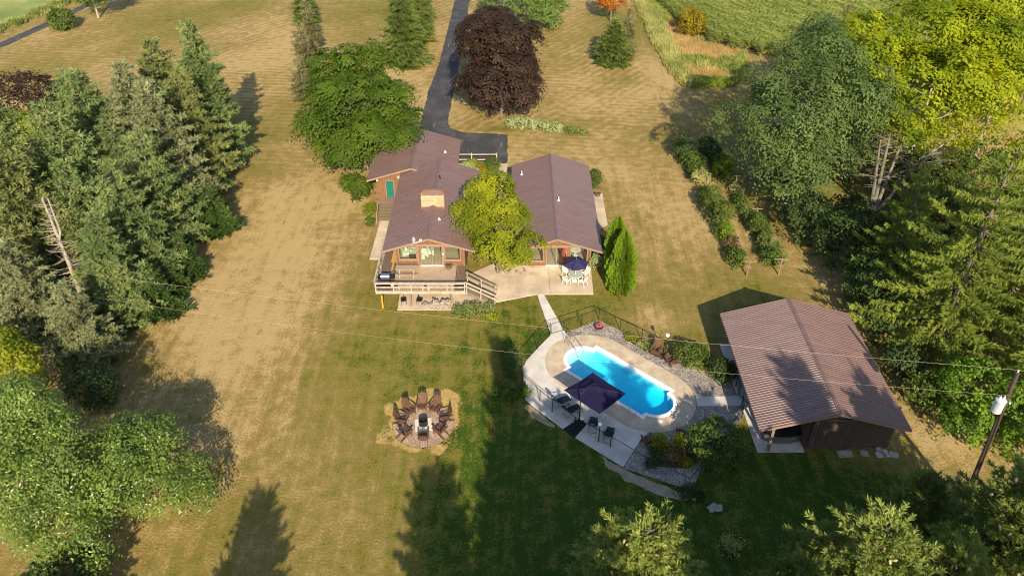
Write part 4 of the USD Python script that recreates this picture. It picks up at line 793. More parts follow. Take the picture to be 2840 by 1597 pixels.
obj('front_rail', MB().box(-.26, .26, -.46, -.437, .26, .37).out(), M_chair, kd)
def facing(x, y, tx, ty): return math.degrees(math.atan2(tx - x, -(ty - y)))
names = ['chair at the back of the fire pit circle, topmost', 'chair at the upper left of the fire pit circle', 'chair at the left of the fire pit circle', 'chair at the lower left of the fire pit circle', 'chair nearest the camera at the fire pit circle, seen from behind', 'chair at the lower right of the fire pit circle', 'chair at the right of the fire pit circle', 'chair at the upper right of the fire pit circle']
for (a, r), l in zip(((97, 1.80), (134, 1.72), (172, 1.68), (222, 1.68), (276, 1.62), (326, 1.62), (18, 1.68), (62, 1.72)), names):
    x, y = FP[0] + r * math.cos(math.radians(a)), FP[1] + r * math.sin(math.radians(a)); rr_ = random.Random(a)
    dup(kd, 'slatted_chair', 'brown slatted wooden ' + l, 'chair', (x, y, .03), facing(x, y, *FP) + rr_.uniform(-9, 9))
for x, y, a, l in ((11.75, 49.2, -25, 'sunlit brown slatted chair by the globe lamp at the far side of the pool'), (12.9, 47.85, -62, 'shaded brown slatted chair on the gravel beside the green shrub'), (9.75, 39.25, 200, 'dark brown slatted chair on gravel left of the yellow topped bushes'), (12.2, 39.9, 165, 'brown slatted chair half hidden behind the big bush by the shed')):
    dup(kd, 'slatted_chair', l, 'chair', (x, y, .03), a)
# fire pit
fb = thing('fire_barrel', 'round black metal fire pit on pale square pavers', 'fire pit', (FP[0], FP[1], .08), )
obj('body', MB().lathe([(.30, 0), (.34, .03), (.34, .46), (.30, .48), (.27, .46), (.28, .10), (.001, .10)], 28).out(), M_black, fb, smooth=40)
for k in range(5):
    a = k * 1.3; obj('charred_log', MB().tube([[math.cos(a) * .2, math.sin(a) * .2, .14 + .03 * k], [-math.cos(a) * .2, -math.sin(a) * .2, .18 + .03 * k]], .045, 7).out(), M_ash, fb)
kpv = thing('paver_pad', 'pale square pavers under the black fire pit', 'pavers', (FP[0], FP[1], .03), 8)
for a in (-.31, .31):
    for b in (-.31, .31): obj('paver', MB().box(a - .30, a + .30, b - .30, b + .30, 0, .048).out(), mat('pale_paver', (.58, .53, .43), rough=.9, var=.08) if 'pale_paver' not in MATS else MATS['pale_paver'], kpv)
# straw round the circle
rng = np.random.default_rng(21); mb = MB(); straw = Polygon([(-9.0, 42.2), (-9.2, 43.0), (-7.7, 44.0), (-6.6, 44.5), (-5.4, 44.7), (-4.2, 43.8), (-4.0, 42.6), (-4.1, 40.9), (-5.3, 38.65), (-6.9, 38.8), (-8.5, 39.6), (-9.5, 39.8), (-9.2, 40.8), (-8.6, 41.2)]).buffer(.1)
circ = Point(*FP).buffer(2.2); V = []
n_s = 0
while n_s < 13000:
    x, y = rng.uniform(-9.8, -3.7), rng.uniform(38.2, 45)
    q_ = Point(x, y); d_ = straw.exterior.distance(q_) * (1 if straw.contains(q_) else -1)
    if d_ < -.35 or circ.contains(q_) or meshkit.fbm(np.array([[x * 1.6, y * 1.6, 3.]]), 3, 4)[0] < .50 - .40 * d_ + rng.normal(0, .09): n_s += .02; continue
    a = rng.uniform(0, math.pi); L = rng.uniform(.06, .16); w = .014; c, s = math.cos(a), math.sin(a); z = rng.uniform(.015, .05); dz = rng.uniform(-.02, .02)
    V.append([[x - c * L, y - s * L, z - dz], [x + s * w, y - c * w, z], [x + c * L, y + s * L, z + dz], [x - s * w, y + c * w, z]]); n_s += 1
V = np.array(V); F = (np.arange(len(V))[:, None, None] * 4 + np.array([[0, 1, 2], [0, 2, 3]])).reshape(-1, 3)
obj('straw', (V.reshape(-1, 3), F), M_straw, kind='stuff', label='loose yellow straw scattered around the fire pit circle', cat='straw')
fo = thing('circle_edging', 'thin dark edging strip around the gravel fire pit circle', 'edging')
obj('edging', MB().lathe([(2.25, 0), (2.25, .05), (2.275, .05), (2.275, 0)], 64, (FP[0], FP[1], 0)).out(), M_black, fo)
# planter bowl with flowers
pb = thing('flower_bowl', 'dark bowl planter with red flowers on the gravel by the fence corner', 'planter', (7.36, 52.3, .02))
obj('bowl', MB().lathe([(.22, 0), (.36, .12), (.40, .30), (.36, .30), (.30, .22), (.001, .22)], 22).out(), M_darkwood, pb)
r = np.random.default_rng(88)
fl = MB()
for k in range(60):
    a, q_ = r.uniform(0, 6.28), .34 * math.sqrt(r.random()); m = trimesh.creation.icosphere(1, r.uniform(.03, .055)); m.apply_translation([math.cos(a) * q_, math.sin(a) * q_, .33 + r.uniform(0, .10)]); fl.tm(m)
obj('flowers', fl.out(), mat('red_petals', (.50, .05, .07), col2=(.75, .20, .22), rough=.7, var=.2, isl=.4), pb)
# flat stones by the shed
kst = mat('pale_flag', (.36, .32, .28), col2=(.52, .48, .44), rough=.9, var=.15, scale=2)
for k, (x, y, w, h, a, l) in enumerate(((23.6, 38.35, 1.05, .62, 4, 'brown flat stone left of the others in front of the shed wall'), (24.95, 38.38, .55, .50, -8, 'small flat stone in the middle of the row before the shed'), (26.0, 38.25, .50, .45, 3, 'pale square stone slab in the group at the shed corner, left one'), (26.1, 38.72, .40, .34, 12, 'pale stone slab at the back of the group by the shed corner'), (26.48, 38.38, .34, .62, 15, 'narrow upright pale stone slab in the group at the shed corner'), (26.98, 38.22, .62, .46, -24, 'tilted pale stone slab at the right end of the group by the shed'))):
    poly = affinity.rotate(Polygon([(-w / 2, -h / 2), (w / 2 * .9, -h / 2), (w / 2, h / 2 * .8), (w * .1, h / 2), (-w / 2, h / 2 * .9)]), a)
    obj('flat_stone', MB().prism(affinity.translate(poly, x, y), -.02, .07 + .015 * k).out(), M_slab if k < 2 else kst, label=l, cat='stone')
for x, y, s, l in ((12.35, 35.95, .22, 'pale rock on the gravel inside the fence corner'), (12.2, 34.35, .20, 'small pale rock at the end of the sand strip'), (13.4, 33.6, .45, 'grey flat rock in the dark lawn right of the sand strip')):
    m = trimesh.creation.icosphere(2, s); m.vertices *= [1.2, .8, .45]; m.vertices += (meshkit.noise(m.vertices * 4 + x, 5)[:, None] - .5) * s * .5; m.apply_translation([x, y, s * .15]); obj('rock', m, M_slab, label=l, cat='rock')
# ---------------------------------------------------------------- power pole and lines
up = thing('utility_pole', 'dark wooden utility pole with a grey transformer at the right edge', 'utility pole')
b0, b1 = np.array([29.75, 33.7, 0]), np.array([28.9, 33.7, 12.05])
obj('pole', MB().tube([b0, b0 * .5 + b1 * .5, b1], [.17, .15, .12], 14).out(), M_pole, up)
at_ = lambda z: b0 + (b1 - b0) * z / 12.05
c = at_(9.55) + [-.42, -.12, 0]
obj('transformer', MB().lathe([(.001, -.48), (.27, -.48), (.29, -.44), (.29, .38), (.31, .40), (.31, .46), (.22, .54), (.001, .56)], 22, c).out(), M_grey, up, smooth=40)
for s in (-1, 1): obj('bushing', MB().lathe([(.05, .52), (.07, .58), (.04, .62), (.06, .66), (.03, .76), (.001, .78)], 10, c + [s * .12, 0, 0]).out(), M_white, up)
obj('bracket', MB().bar(at_(9.8) + [-.3, -.1, 0], at_(9.8), .06, .10).bar(at_(9.2) + [-.3, -.1, 0], at_(9.2), .06, .10).out(), M_steel, up)
obj('insulator', MB().lathe([(.02, 0), (.05, .05), (.03, .09), (.05, .13), (.02, .20), (.001, .2)], 10, b1 + [0, 0, .0]).out(), M_white, up)
obj('insulator', MB().lathe([(.03, 0), (.06, .05), (.03, .1), (.05, .14), (.001, .2)], 10, at_(9.75) + [.12, -.2, .0]).out(), M_white, up)
obj('riser_cable', MB().tube([at_(9.2) + [-.1, -.22, 0], at_(8.2) + [-.05, -.19, 0], at_(4) + [-.02, -.2, 0], at_(.05) + [0, -.2, 0]], .02, 6).out(), M_black, up)
def wire(label, P0, P1, sag, r=.0042):
    t = np.linspace(0, 1, 60)[:, None]; W = np.array(P0) * (1 - t) + np.array(P1) * t; W[:, 2] -= 4 * sag * (t[:, 0] * (1 - t[:, 0]))
    obj('power_line', MB().tube(W, r, 5).out(), M_wire, label=label, cat='power line')
wire('upper overhead cable from the pole top across the whole yard', (-58.24, 56.53, 6.80), b1 + [0, 0, .2], 1.11)
wire('lower overhead cable from the transformer across the pool and lawn', (-60.55, 58.09, 4.44), at_(10.3) + [-.1, -.15, .1], 1.93)
wire('short overhead cable leaving the pole top towards the left edge of the trees', at_(12.0) + [0, 0, .25], (20.0, 60.0, 12.4), .6, .008) if False else None
wire('overhead cable leaving the utility pole to the right out of the picture', b1 + [0, 0, .2], (70, 28, 10.5), 1.0)

# ---------------------------------------------------------------- rail fence and trellis posts
rf = thing('rail_fence', 'short split rail fence between the asphalt and the flower bed', 'fence')
for x in (-4.66, -1.78, -7.4): obj('post', MB().box(x - .07, x + .07, 82.62, 82.76, 0, 1.05).out(), M_rail, rf)
for a, b in ((-7.33, -4.73), (-4.59, -1.85)):
    for z in (.88, .22): obj('rail', MB().bar([a - .02, 82.69, z], [b + .02, 82.69, z + .02], .06, .11).out(), M_rail, rf)
def trellis(label, x, y, h, arm, two=True, z2=.6):
    t = thing('trellis_post', label, 'post', (x, y, 0), -4)
    obj('post', MB().bar([0, 0, 0], [.02, 0, h], .11, .11, up=(0, 1, 0)).out(), M_oldwood, t)
    if arm:
        obj('crossarm', MB().box(-arm, arm, -.075, -.056, h - .14, h - .03).out(), M_oldwood, t)
        if two: obj('crossarm', MB().box(-arm * .55, arm * .55, -.075, -.056, h * z2 - .08, h * z2).out(), M_oldwood, t)
trellis('bare leaning wooden post at the near end of the first bush row', 21.1, 76.0, 1.75, 0)
trellis('wooden post with short crossarms below the yellowish bush', 24.2, 76.0, 1.85, .36)
trellis('short stub post in the right hand vine row', 24.75, 74.6, 1.1, 0)
trellis('T shaped post with tilted crossarm in the middle of the right vine row', 25.0, 70.0, 1.35, .52)
trellis('low T shaped post between the tall bush and the ferny bush', 21.7, 64.4, .9, .60, False)
trellis('T shaped post at the near end of the left vine row', 21.75, 60.0, 1.75, .62)
trellis('T shaped post at the near end of the right vine row', 24.75, 60.2, 1.85, .70)
trellis('small weathered T post behind the brown patch of the right vine row', 25.2, 65.2, .9, .5, False)

# ---------------------------------------------------------------- plants
def unit(r, n):
    v = r.normal(size=(n, 3)); return v / np.linalg.norm(v, axis=1)[:, None]
def leaves(c, nrm, L, W, r, fold=0.25, along=None):
    """Rhombic leaves: centres c, normals nrm, half lengths L, half widths W."""
    n = len(c); a = unit(r, n) if along is None else along
    a = a - (a * nrm).sum(1)[:, None] * nrm; a /= np.linalg.norm(a, axis=1)[:, None] + 1e-9; b = np.cross(nrm, a)
    L, W = np.broadcast_to(L, (n,))[:, None], np.broadcast_to(W, (n,))[:, None]
    v = np.stack([c - a * L, c + b * W + nrm * W * fold, c + a * L, c - b * W + nrm * W * fold], 1).reshape(-1, 3)
    f = (np.arange(n)[:, None, None] * 4 + np.array([[0, 1, 2], [0, 2, 3]])).reshape(-1, 3)
    return v, f
def crown(seed, lobes, clumps, per, leaf, clump_r, flat=0.55, tilt=0.5, inner=0.72, up_bias=0.35, droop=0.0, aspect=0.55, bump=0.22, zmin=0.3, puffs=(0, 1, 2), gap=.0):
    """A broadleaf crown: boughs of leaves spread over and inside the lobes (cx, cy, cz, rx, ry, rz)."""
    r = np.random.default_rng(seed); lobes = np.array(lobes, float)
    if puffs[0]:                       # smaller rounded boughs that stand out of the big lobes
        ar = lobes[:, 3] * lobes[:, 5]; kk = r.choice(len(lobes), puffs[0], p=ar / ar.sum()); dd = unit(r, puffs[0]); dd[:, 2] = np.where(r.random(puffs[0]) < .75, np.abs(dd[:, 2]), dd[:, 2])
        pr = r.uniform(puffs[1], puffs[2], puffs[0]); pc = lobes[kk, :3] + dd * lobes[kk, 3:] * r.uniform(.80, 1.0, puffs[0])[:, None]
        base = lobes.copy(); base[:, 3:] *= .86; lobes = np.vstack([base, np.column_stack([pc, pr, pr, pr * .72])])
    area = (lobes[:, 3] * lobes[:, 4] + lobes[:, 3] * lobes[:, 5] + lobes[:, 4] * lobes[:, 5]); k = r.choice(len(lobes), clumps, p=area / area.sum())
    d = unit(r, clumps); d[:, 2] = np.abs(d[:, 2]) * np.where(r.random(clumps) < .5 + up_bias / 2, 1, -1); lo = lobes[k]
    rad = np.where(r.random(clumps) < .88, r.uniform(.88, 1.02, clumps), r.uniform(inner * .6, .88, clumps))
    rad *= 1 + bump * 2 * (meshkit.fbm(d * 2.3 + k[:, None] * 7.1 + seed, 3, seed) - .5)
    c = lo[:, :3] + d * lo[:, 3:] * rad[:, None]
    inside = np.zeros(clumps, int)
    for L in lobes: inside += (((c - L[:3]) / (L[3:] * .80)) ** 2).sum(1) < 1
    keep = (inside < 1) | (r.random(clumps) < .25); keep &= c[:, 2] > zmin
    if gap:
        g_ = meshkit.fbm(c * .62 + seed * 3.3, 2, seed + 5); keep &= g_ > np.quantile(g_, gap)
    c, d, lo = c[keep], d[keep], lo[keep]; n = len(c)
    outw = d / lo[:, 3:]; outw /= np.linalg.norm(outw, axis=1)[:, None]
    cs = clump_r * r.uniform(.65, 1.35, n)
    m = np.repeat(np.arange(n), per); off = r.normal(size=(n * per, 3)) * .5
    bn = outw[m] * .45 + np.array([0, 0, .75]); bn /= np.linalg.norm(bn, axis=1)[:, None]       # bough plane
    off -= (off * bn).sum(1)[:, None] * bn * (1 - flat)
    p = c[m] + off * cs[m][:, None]; rr_ = np.linalg.norm(off, axis=1)
    p[:, 2] -= droop * cs[m] * rr_ ** 2
    nr = bn * (1 - tilt) + outw[m] * .25 + unit(r, len(p)) * tilt + off * .35; nr /= np.linalg.norm(nr, axis=1)[:, None]
    s = leaf * r.uniform(.7, 1.3, len(p)); ok = p[:, 2] > .05
    return leaves(p[ok], nr[ok], s[ok], s[ok] * aspect, r)
def trunk(seed, h, r0, crown_c, spread, n=7, z0=.35, lean=(0, 0), twigs=2):
    """A tapered trunk with limbs that reach into the crown."""
    r = np.random.default_rng(seed); mb = MB(); top = np.array([lean[0], lean[1], h])
    P = np.array([[0, 0, -.1], [lean[0] * .2, lean[1] * .2, h * .35], [lean[0] * .6 + r.normal(0, .1), lean[1] * .6 + r.normal(0, .1), h * .7], top]); mb.tube(P, [r0 * 1.25, r0, r0 * .6, r0 * .15], 9)
    for k in range(n):
        t = z0 + (.92 - z0) * k / max(1, n - 1); b = np.array([np.interp(t, [0, .35, .7, 1], P[:, i]) for i in range(3)]); a = k * 2.4 + r.uniform(-.4, .4); e = spread * (1.05 - .5 * t) * r.uniform(.7, 1)
        tip = b + [math.cos(a) * e, math.sin(a) * e, e * r.uniform(.35, .8)]; m = (b + tip) / 2 + [0, 0, -.12 * e]
        mb.tube([b, m, tip], [r0 * .42 * (1.1 - t * .6), r0 * .28 * (1.1 - t * .6), .02], 6)
        for q in range(twigs):
            a2 = a + r.uniform(-.9, .9); e2 = e * .45; s_ = m * .6 + tip * .4; mb.tube([s_, s_ + [math.cos(a2) * e2, math.sin(a2) * e2, e2 * .5]], [r0 * .14, .015], 5)
    return mb.out()
def tree(name, label, loc, leafm, crown_args, trunk_args, bark=None, group=None, cat='tree'):
    t = thing(name, label, cat, (loc[0], loc[1], 0), group=group)
    obj('trunk', trunk(*trunk_args[0], **trunk_args[1]), bark or M_bark, t)
    obj('crown', crown(**crown_args), leafm, t); return t
def conifer(seed, h, R, r0=.22, whorls=26, per=6, tuft=.42, z0=.10, up=.15, droop=.25, needles=9, nl=.22, nw=.035, power=.85, gap=0.0, curl=0.0, clumpy=.5, crooked=0.0, hang=0.0, out_from=.28, widf=.34):
    """A conifer: whorls of boughs, each bough carrying sprays of needles. Returns (trunk, boughs)."""
    r = np.random.default_rng(seed); tk = MB(); zz = np.linspace(0, h, 6); xy = np.stack([np.cumsum(r.normal(0, crooked, 6)), np.cumsum(r.normal(0, crooked, 6))], 1); xy -= xy[0]
    tk.tube(np.column_stack([xy, zz - .1]), np.linspace(r0, .03, 6) , 8)
    C, A, S, B = [], [], [], []
    for w in range(whorls):
        t = z0 + (1 - z0) * (w + .5) / whorls; base = np.array([np.interp(t * h, zz, xy[:, 0]), np.interp(t * h, zz, xy[:, 1]), t * h])
        LL = R * max(.04, (1 - t)) ** power * (1.0 if t > .12 + z0 else .65 + .35 * (t - z0) / .12)
        n = max(3, int(round(per * (.55 + .45 * (1 - t))))) ; a0 = r.uniform(0, 6.28)
        for k in range(n):
            if r.random() < gap: continue
            a = a0 + 6.283 * (k + r.uniform(-.3, .3)) / n; L = LL * r.uniform(.70, 1.16); out = np.array([math.cos(a), math.sin(a), 0]); side = np.array([-out[1], out[0], 0])
            el = up - droop * (1 - t) + r.normal(0, .08)
            tip = base + out * L + [0, 0, L * el]; mid = (base + tip) / 2 + [0, 0, -.06 * L * (1 + curl)]
            tk.tube([base, mid, tip], [.028 + .006 * L, .02, .008], 4, cap=False)
            m = max(2, int(L / (tuft * .55)))
            for q in range(m):
                s = out_from + (1 - out_from) * (q + .6) / m; c0 = base * (1 - s) ** 2 + 2 * s * (1 - s) * mid + s * s * tip
                wid = L * widf * (1.05 - s) + .06
                for sg in ((-1, 0, 1) if wid > tuft * .5 or widf < .2 else (0,)):
                    c = c0 + side * sg * wid * r.uniform(.6, 1.1) + out * (-abs(sg) * .1 * L * r.uniform(.2, 1)) + r.normal(0, .05, 3) - np.array([0, 0, .10 * abs(sg) * wid])
                    d = out * .8 + side * sg * .9 + [0, 0, .15 + el * .5]; C.append(c); A.append(d / np.linalg.norm(d)); S.append(tuft * r.uniform(.7, 1.25)); B.append(sg)
    for q in range(5): C.append(np.array([xy[-1, 0], xy[-1, 1], h - .15 - .22 * q])); A.append(np.array([0, 0, 1.])); S.append(tuft * .55); B.append(0)
    C, A, S = np.array(C), np.array(A), np.array(S); n = len(C); m = np.repeat(np.arange(n), needles)
    dirs = A[m] * .55 + unit(r, len(m)) * clumpy + np.array([0, 0, .12]); dirs /= np.linalg.norm(dirs, axis=1)[:, None]
    if hang: 
        hd = r.random(len(m)) < hang; dirs[hd] = dirs[hd] * .25 + np.array([0, 0, -1.0]); dirs /= np.linalg.norm(dirs, axis=1)[:, None]
    nl_ = nl * r.uniform(.7, 1.3, len(m)) * (S[m] / tuft); cen = C[m] + dirs * nl_[:, None] * .8 + A[m] * (r.uniform(-.6, .6, len(m)) * S[m])[:, None] * .6
    nr = unit(r, len(m)) * .8 + np.array([0, 0, .8]); nr -= (nr * dirs).sum(1)[:, None] * dirs; nr /= np.linalg.norm(nr, axis=1)[:, None] + 1e-9
    return tk.out(), leaves(cen, nr, nl_, nw * r.uniform(.8, 1.3, len(m)) * (S[m] / tuft), r, fold=.1, along=dirs)

L_maple = leafmat('maple_leaf', (0.03, 0.054, 0.005), (0.062, 0.1, 0.01), (0.108, 0.15, 0.018), patch=.30)
L_red = leafmat('copper_leaf', (0.02, 0.012, 0.009), (0.038, 0.022, 0.014), (0.062, 0.036, 0.022), trans=.12, patch=.25, c_tr=(.08, .02, .01), gain=1.25)
L_spr1 = leafmat('grey_green_needle', (0.044, 0.066, 0.022), (0.086, 0.11, 0.038), (0.156, 0.172, 0.07), trans=.12, patch=.40, pscale=.45, gain=2.2)
L_spr2 = leafmat('blue_green_needle', (0.06, 0.07, 0.032), (0.108, 0.118, 0.058), (0.175, 0.176, 0.095), trans=.10, patch=.35, pscale=.45, gain=2.2)
L_spr3 = leafmat('olive_needle', (0.05, 0.064, 0.02), (0.096, 0.106, 0.034), (0.168, 0.168, 0.062), trans=.12, patch=.40, pscale=.45, gain=2.2)
L_sprd = leafmat('deep_green_needle', (.020, .038, .010), (.042, .072, .016), (.085, .125, .026), trans=.15, patch=.35)
L_norway = leafmat('yellow_green_needle', (0.05, 0.07, 0.012), (0.102, 0.126, 0.02), (0.18, 0.192, 0.04), trans=.20, patch=.30, gain=2.4)
L_oak = leafmat('dark_oak_leaf', (0.028, 0.046, 0.012), (0.06, 0.086, 0.024), (0.122, 0.146, 0.046), trans=.22, patch=.30, gain=2.0)
L_locust = leafmat('yellow_green_locust_leaf', (0.075, 0.105, 0.004), (0.155, 0.18, 0.006), (0.3, 0.265, 0.008), trans=.38, patch=.40, pscale=.22, gain=1.85)
L_front = leafmat('lime_leaf', (.080, .105, .006), (.165, .180, .008), (.290, .255, .012), trans=.35, patch=.35, pscale=.4)
L_cherry = leafmat('glossy_green_leaf', (0.034, 0.056, 0.008), (0.074, 0.106, 0.016), (0.142, 0.172, 0.036), trans=.25, rough=.38, spec=.55, patch=.30, gain=2.35)
L_arb = leafmat('bright_cedar_spray', (.075, .125, .010), (.120, .185, .014), (.180, .235, .022), trans=.25, patch=.2)
L_bush = leafmat('bush_leaf', (0.036, 0.06, 0.01), (0.072, 0.104, 0.018), (0.13, 0.155, 0.032), trans=.25, patch=.4, pscale=.8)
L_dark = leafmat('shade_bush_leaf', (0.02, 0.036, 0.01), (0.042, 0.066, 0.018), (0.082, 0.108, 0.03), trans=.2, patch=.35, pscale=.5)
L_yell = leafmat('golden_leaf', (.150, .120, .008), (.280, .215, .010), (.420, .320, .020), trans=.3, patch=.4, pscale=.8, gain=.95)
L_gold = leafmat('gold_green_leaf', (0.08, 0.11, 0.008), (0.155, 0.178, 0.012), (0.26, 0.255, 0.018), trans=.35, patch=.45, pscale=.4)
L_orange = leafmat('orange_leaf', (.330, .105, .012), (.480, .170, .025), (.560, .240, .05), trans=.25, patch=.3, gain=.85)
L_pale = leafmat('pale_juniper', (.130, .160, .070), (.200, .235, .105), (.280, .310, .150), trans=.15, patch=.3, pscale=1.0)
L_jun = leafmat('olive_juniper', (.070, .090, .024), (.115, .140, .038), (.180, .200, .062), trans=.15, patch=.35, pscale=1.2)
L_brown = leafmat('brown_dry_needle', (.060, .040, .018), (.120, .080, .035), (.190, .130, .060), trans=.1, patch=.4, pscale=1.0)
L_weed = leafmat('weed_leaf', (0.16, 0.175, 0.06), (0.28, 0.275, 0.11), (0.42, 0.39, 0.19), trans=.3, patch=.4, pscale=.3)
L_spring = leafmat('spring_leaf', (.055, .092, .008), (.100, .145, .012), (.170, .205, .022), patch=.35, pscale=.8)
L_corn = leafmat('corn_leaf', (0.15, 0.18, 0.045), (0.24, 0.275, 0.08), (0.37, 0.375, 0.145), trans=.35, patch=.25, pscale=.06)
L_cone = mat('pale_spruce_cone', (.58, .44, .23), col2=(.72, .58, .36), rough=.7, var=.15, isl=.2)

# the big maples
tree('green_maple', 'big round dense green maple left of the rear wing of the house', (-16.5, 80.6), L_maple,
     dict(seed=1, lobes=[(0, 0, 6.6, 5.6, 5.5, 5.0), (0, .5, 9.6, 4.4, 4.4, 4.5), (-1.2, -1.2, 4.6, 4.6, 4.1, 3.2), (2.0, -.8, 5.0, 3.9, 3.9, 3.2)], clumps=2700, per=40, leaf=0.135, clump_r=0.82, flat=0.14, tilt=0.26, droop=0.22, aspect=.75, bump=0.08, zmin=1.5, puffs=(60, 1.2, 2.1), gap=0.16), ((11, 10.0, .32, None, 4.5), {}))
tree('copper_maple', 'very dark red brown copper maple beside the drive', (-1.3, 95.6), L_red,
     dict(seed=2, lobes=[(0, 0, 4.9, 5.7, 5.4, 4.2), (-.1, .5, 8.4, 4.8, 4.6, 4.3), (.1, .8, 10.2, 3.5, 3.5, 2.6), (1.4, -.5, 4.2, 4.4, 4.2, 3.2)], clumps=2500, per=42, leaf=0.13, clump_r=0.8, flat=0.14, tilt=0.26, droop=0.22, aspect=.75, bump=0.07, zmin=.7, puffs=(55, 1.1, 2.0), gap=0.15), ((12, 10.5, .30, None, 4.2), {}))
tree('lime_tree', 'yellow green round tree standing between the two houses', (-1.3, 60.4), L_front,
     dict(seed=3, lobes=[(.0, 0, 4.5, 3.2, 2.9, 2.6), (-.2, .8, 7.2, 2.3, 2.3, 2.2), (1.0, -.4, 4.2, 2.6, 2.4, 2.2), (-1.2, .9, 5.8, 2.2, 2.0, 1.9), (.8, -.7, 3.2, 2.2, 1.7, 1.3), (.2, 2.2, 8.0, 1.5, 1.5, 1.2), (-1.9, .8, 7.3, 1.2, 1.0, .9)], clumps=1250, per=36, leaf=0.11, clump_r=.62, flat=0.2, tilt=0.34, droop=.3, aspect=.7, bump=.25, zmin=1.7, puffs=(34, .7, 1.25), gap=0.18), ((13, 7.5, .16, None, 2.4), {}))
tree('locust_tree', 'tall yellow green tree with bare grey stems behind the right hand trees', (42.0, 76.0), L_locust,
     dict(seed=4, lobes=[(0, 3, 12.0, 5.0, 5, 3.0), (-4.5, 2, 10.8, 4.2, 4, 2.6), (4.8, 3, 11.8, 4.8, 5, 3.0), (-1.5, -1, 8.4, 3.4, 3, 1.8), (2, 9, 14.5, 5.5, 5, 2.8), (-3.5, 8, 14.2, 4.5, 4.5, 2.4), (8, 8, 13.8, 5, 5, 3)], clumps=2100, per=42, leaf=.19, clump_r=1.15, flat=0.14, tilt=0.28, droop=.45, aspect=.55, bump=.25, zmin=3.6, puffs=(60, 1.2, 2.2), gap=0.3), ((14, 12.5, .28, None, 5.0), dict(n=9, z0=.25)), bark=M_deadbark)
tree('locust_tree', 'tall yellow green tree at the top right corner', (54.0, 84.0), L_locust,
     dict(seed=5, lobes=[(0, 0, 12.6, 6.5, 6, 3.6), (-4, 5, 14.6, 5, 5, 3.0), (3, 6, 15.0, 6, 6, 3.5), (0, -3, 9.0, 5.5, 4.5, 3), (-2, 12, 15.2, 6, 5, 3), (6, 0, 11, 6, 6, 4)], clumps=2500, per=40, leaf=.19, clump_r=1.15, flat=0.14, tilt=0.28, droop=.45, aspect=.55, bump=.25, zmin=2.6, puffs=(70, 1.3, 2.3), gap=0.3), ((15, 12.0, .3, None, 5.5), dict(n=8)), bark=M_deadbark)
tree('oak_tree', 'tall dark grey green tree at the left front of the right hand trees', (28.6, 72.5), L_oak,
     dict(seed=6, lobes=[(0, 0, 11.5, 5.8, 5.2, 5.6), (-2.6, -.5, 9.0, 4.6, 4.4, 4.6), (3.4, 0, 10.5, 4.6, 4.4, 4.6), (.6, 2.2, 14.8, 4.2, 4.2, 3.8), (-1.6, -3.2, 6.2, 3.6, 3.0, 3.0), (2.0, -2.6, 7.0, 3.6, 3.2, 3.4)], clumps=2700, per=38, leaf=0.165, clump_r=.95, flat=0.22, tilt=0.3, droop=.4, aspect=0.45, bump=.30, zmin=2.2, puffs=(46, 1.4, 2.6), gap=0.32), ((16, 15, .34, None, 5), dict(n=9)))
tree('oak_tree', 'tall dark grey green tree rising behind the others near the cornfield', (37.0, 84.0), L_oak,
     dict(seed=7, lobes=[(-1.5, 0, 7.6, 4.6, 4.6, 4.4), (-1.2, .5, 9.8, 3.4, 3.4, 3.0), (3, 0, 7.4, 4.4, 4.4, 4.2)], clumps=1200, per=36, leaf=0.165, clump_r=.95, flat=0.22, tilt=0.36, droop=.4, aspect=.5, bump=.30, zmin=2, puffs=(34, 1.3, 2.4), gap=0.32), ((17, 11, .32, None, 4), {}))
tree('cherry_tree', 'broad glossy green tree in the lower left corner, left half', (-27.9, 32.6), L_cherry,
     dict(seed=8, lobes=[(-.6, -.2, 5.0, 4.4, 4.0, 3.4), (-1.8, 1.2, 6.6, 3.3, 3.1, 2.9), (-3.8, -.2, 4.8, 3.8, 3.8, 3.0), (1.0, -2.0, 3.6, 3.4, 2.9, 2.4)], clumps=2500, per=40, leaf=0.105, clump_r=.75, flat=0.28, tilt=0.45, droop=.45, aspect=.52, bump=.28, zmin=1.0, puffs=(40, 1.2, 2.1), gap=0.26), ((18, 8, .30, None, 4), {}))
tree('cherry_tree', 'broad glossy green tree in the lower left corner, lower right half', (-22.6, 34.2), L_cherry,
     dict(seed=9, lobes=[(-.4, -.4, 3.1, 3.1, 2.8, 2.1), (1.3, .1, 2.5, 2.1, 1.9, 1.5), (-2.2, .8, 3.9, 2.7, 2.5, 1.9)], clumps=1300, per=40, leaf=0.1, clump_r=.7, flat=0.28, tilt=0.45, droop=.45, aspect=.52, bump=.30, zmin=.7, puffs=(26, 1.0, 1.7), gap=0.26), ((19, 5, .22, None, 3), {}))
tree('dark_red_tree', 'dark purple leaved tree at the left edge behind the spruces', (-57.0, 88.5), L_red,
     dict(seed=10, lobes=[(0, 0, 4.6, 4.4, 4, 3.4), (3.6, -.4, 3.6, 3.0, 2.8, 2.5), (6.2, -.6, 3.0, 2.0, 2.0, 2.0)], clumps=520, per=22, leaf=.17, clump_r=.8, flat=.4, bump=.25), ((20, 6, .2, None, 3), {}))
tree('yellow_tree', 'bright yellow green tree at the left edge below the dark purple tree', (-54.0, 79.5), L_gold,
     dict(seed=11, lobes=[(0, 0, 4.4, 3.2, 3.2, 2.8), (1.2, -1.5, 3.0, 2.6, 2.4, 2.4)], clumps=330, per=22, leaf=.16, clump_r=.7, bump=.3), ((21, 5, .16, None, 2), {}))
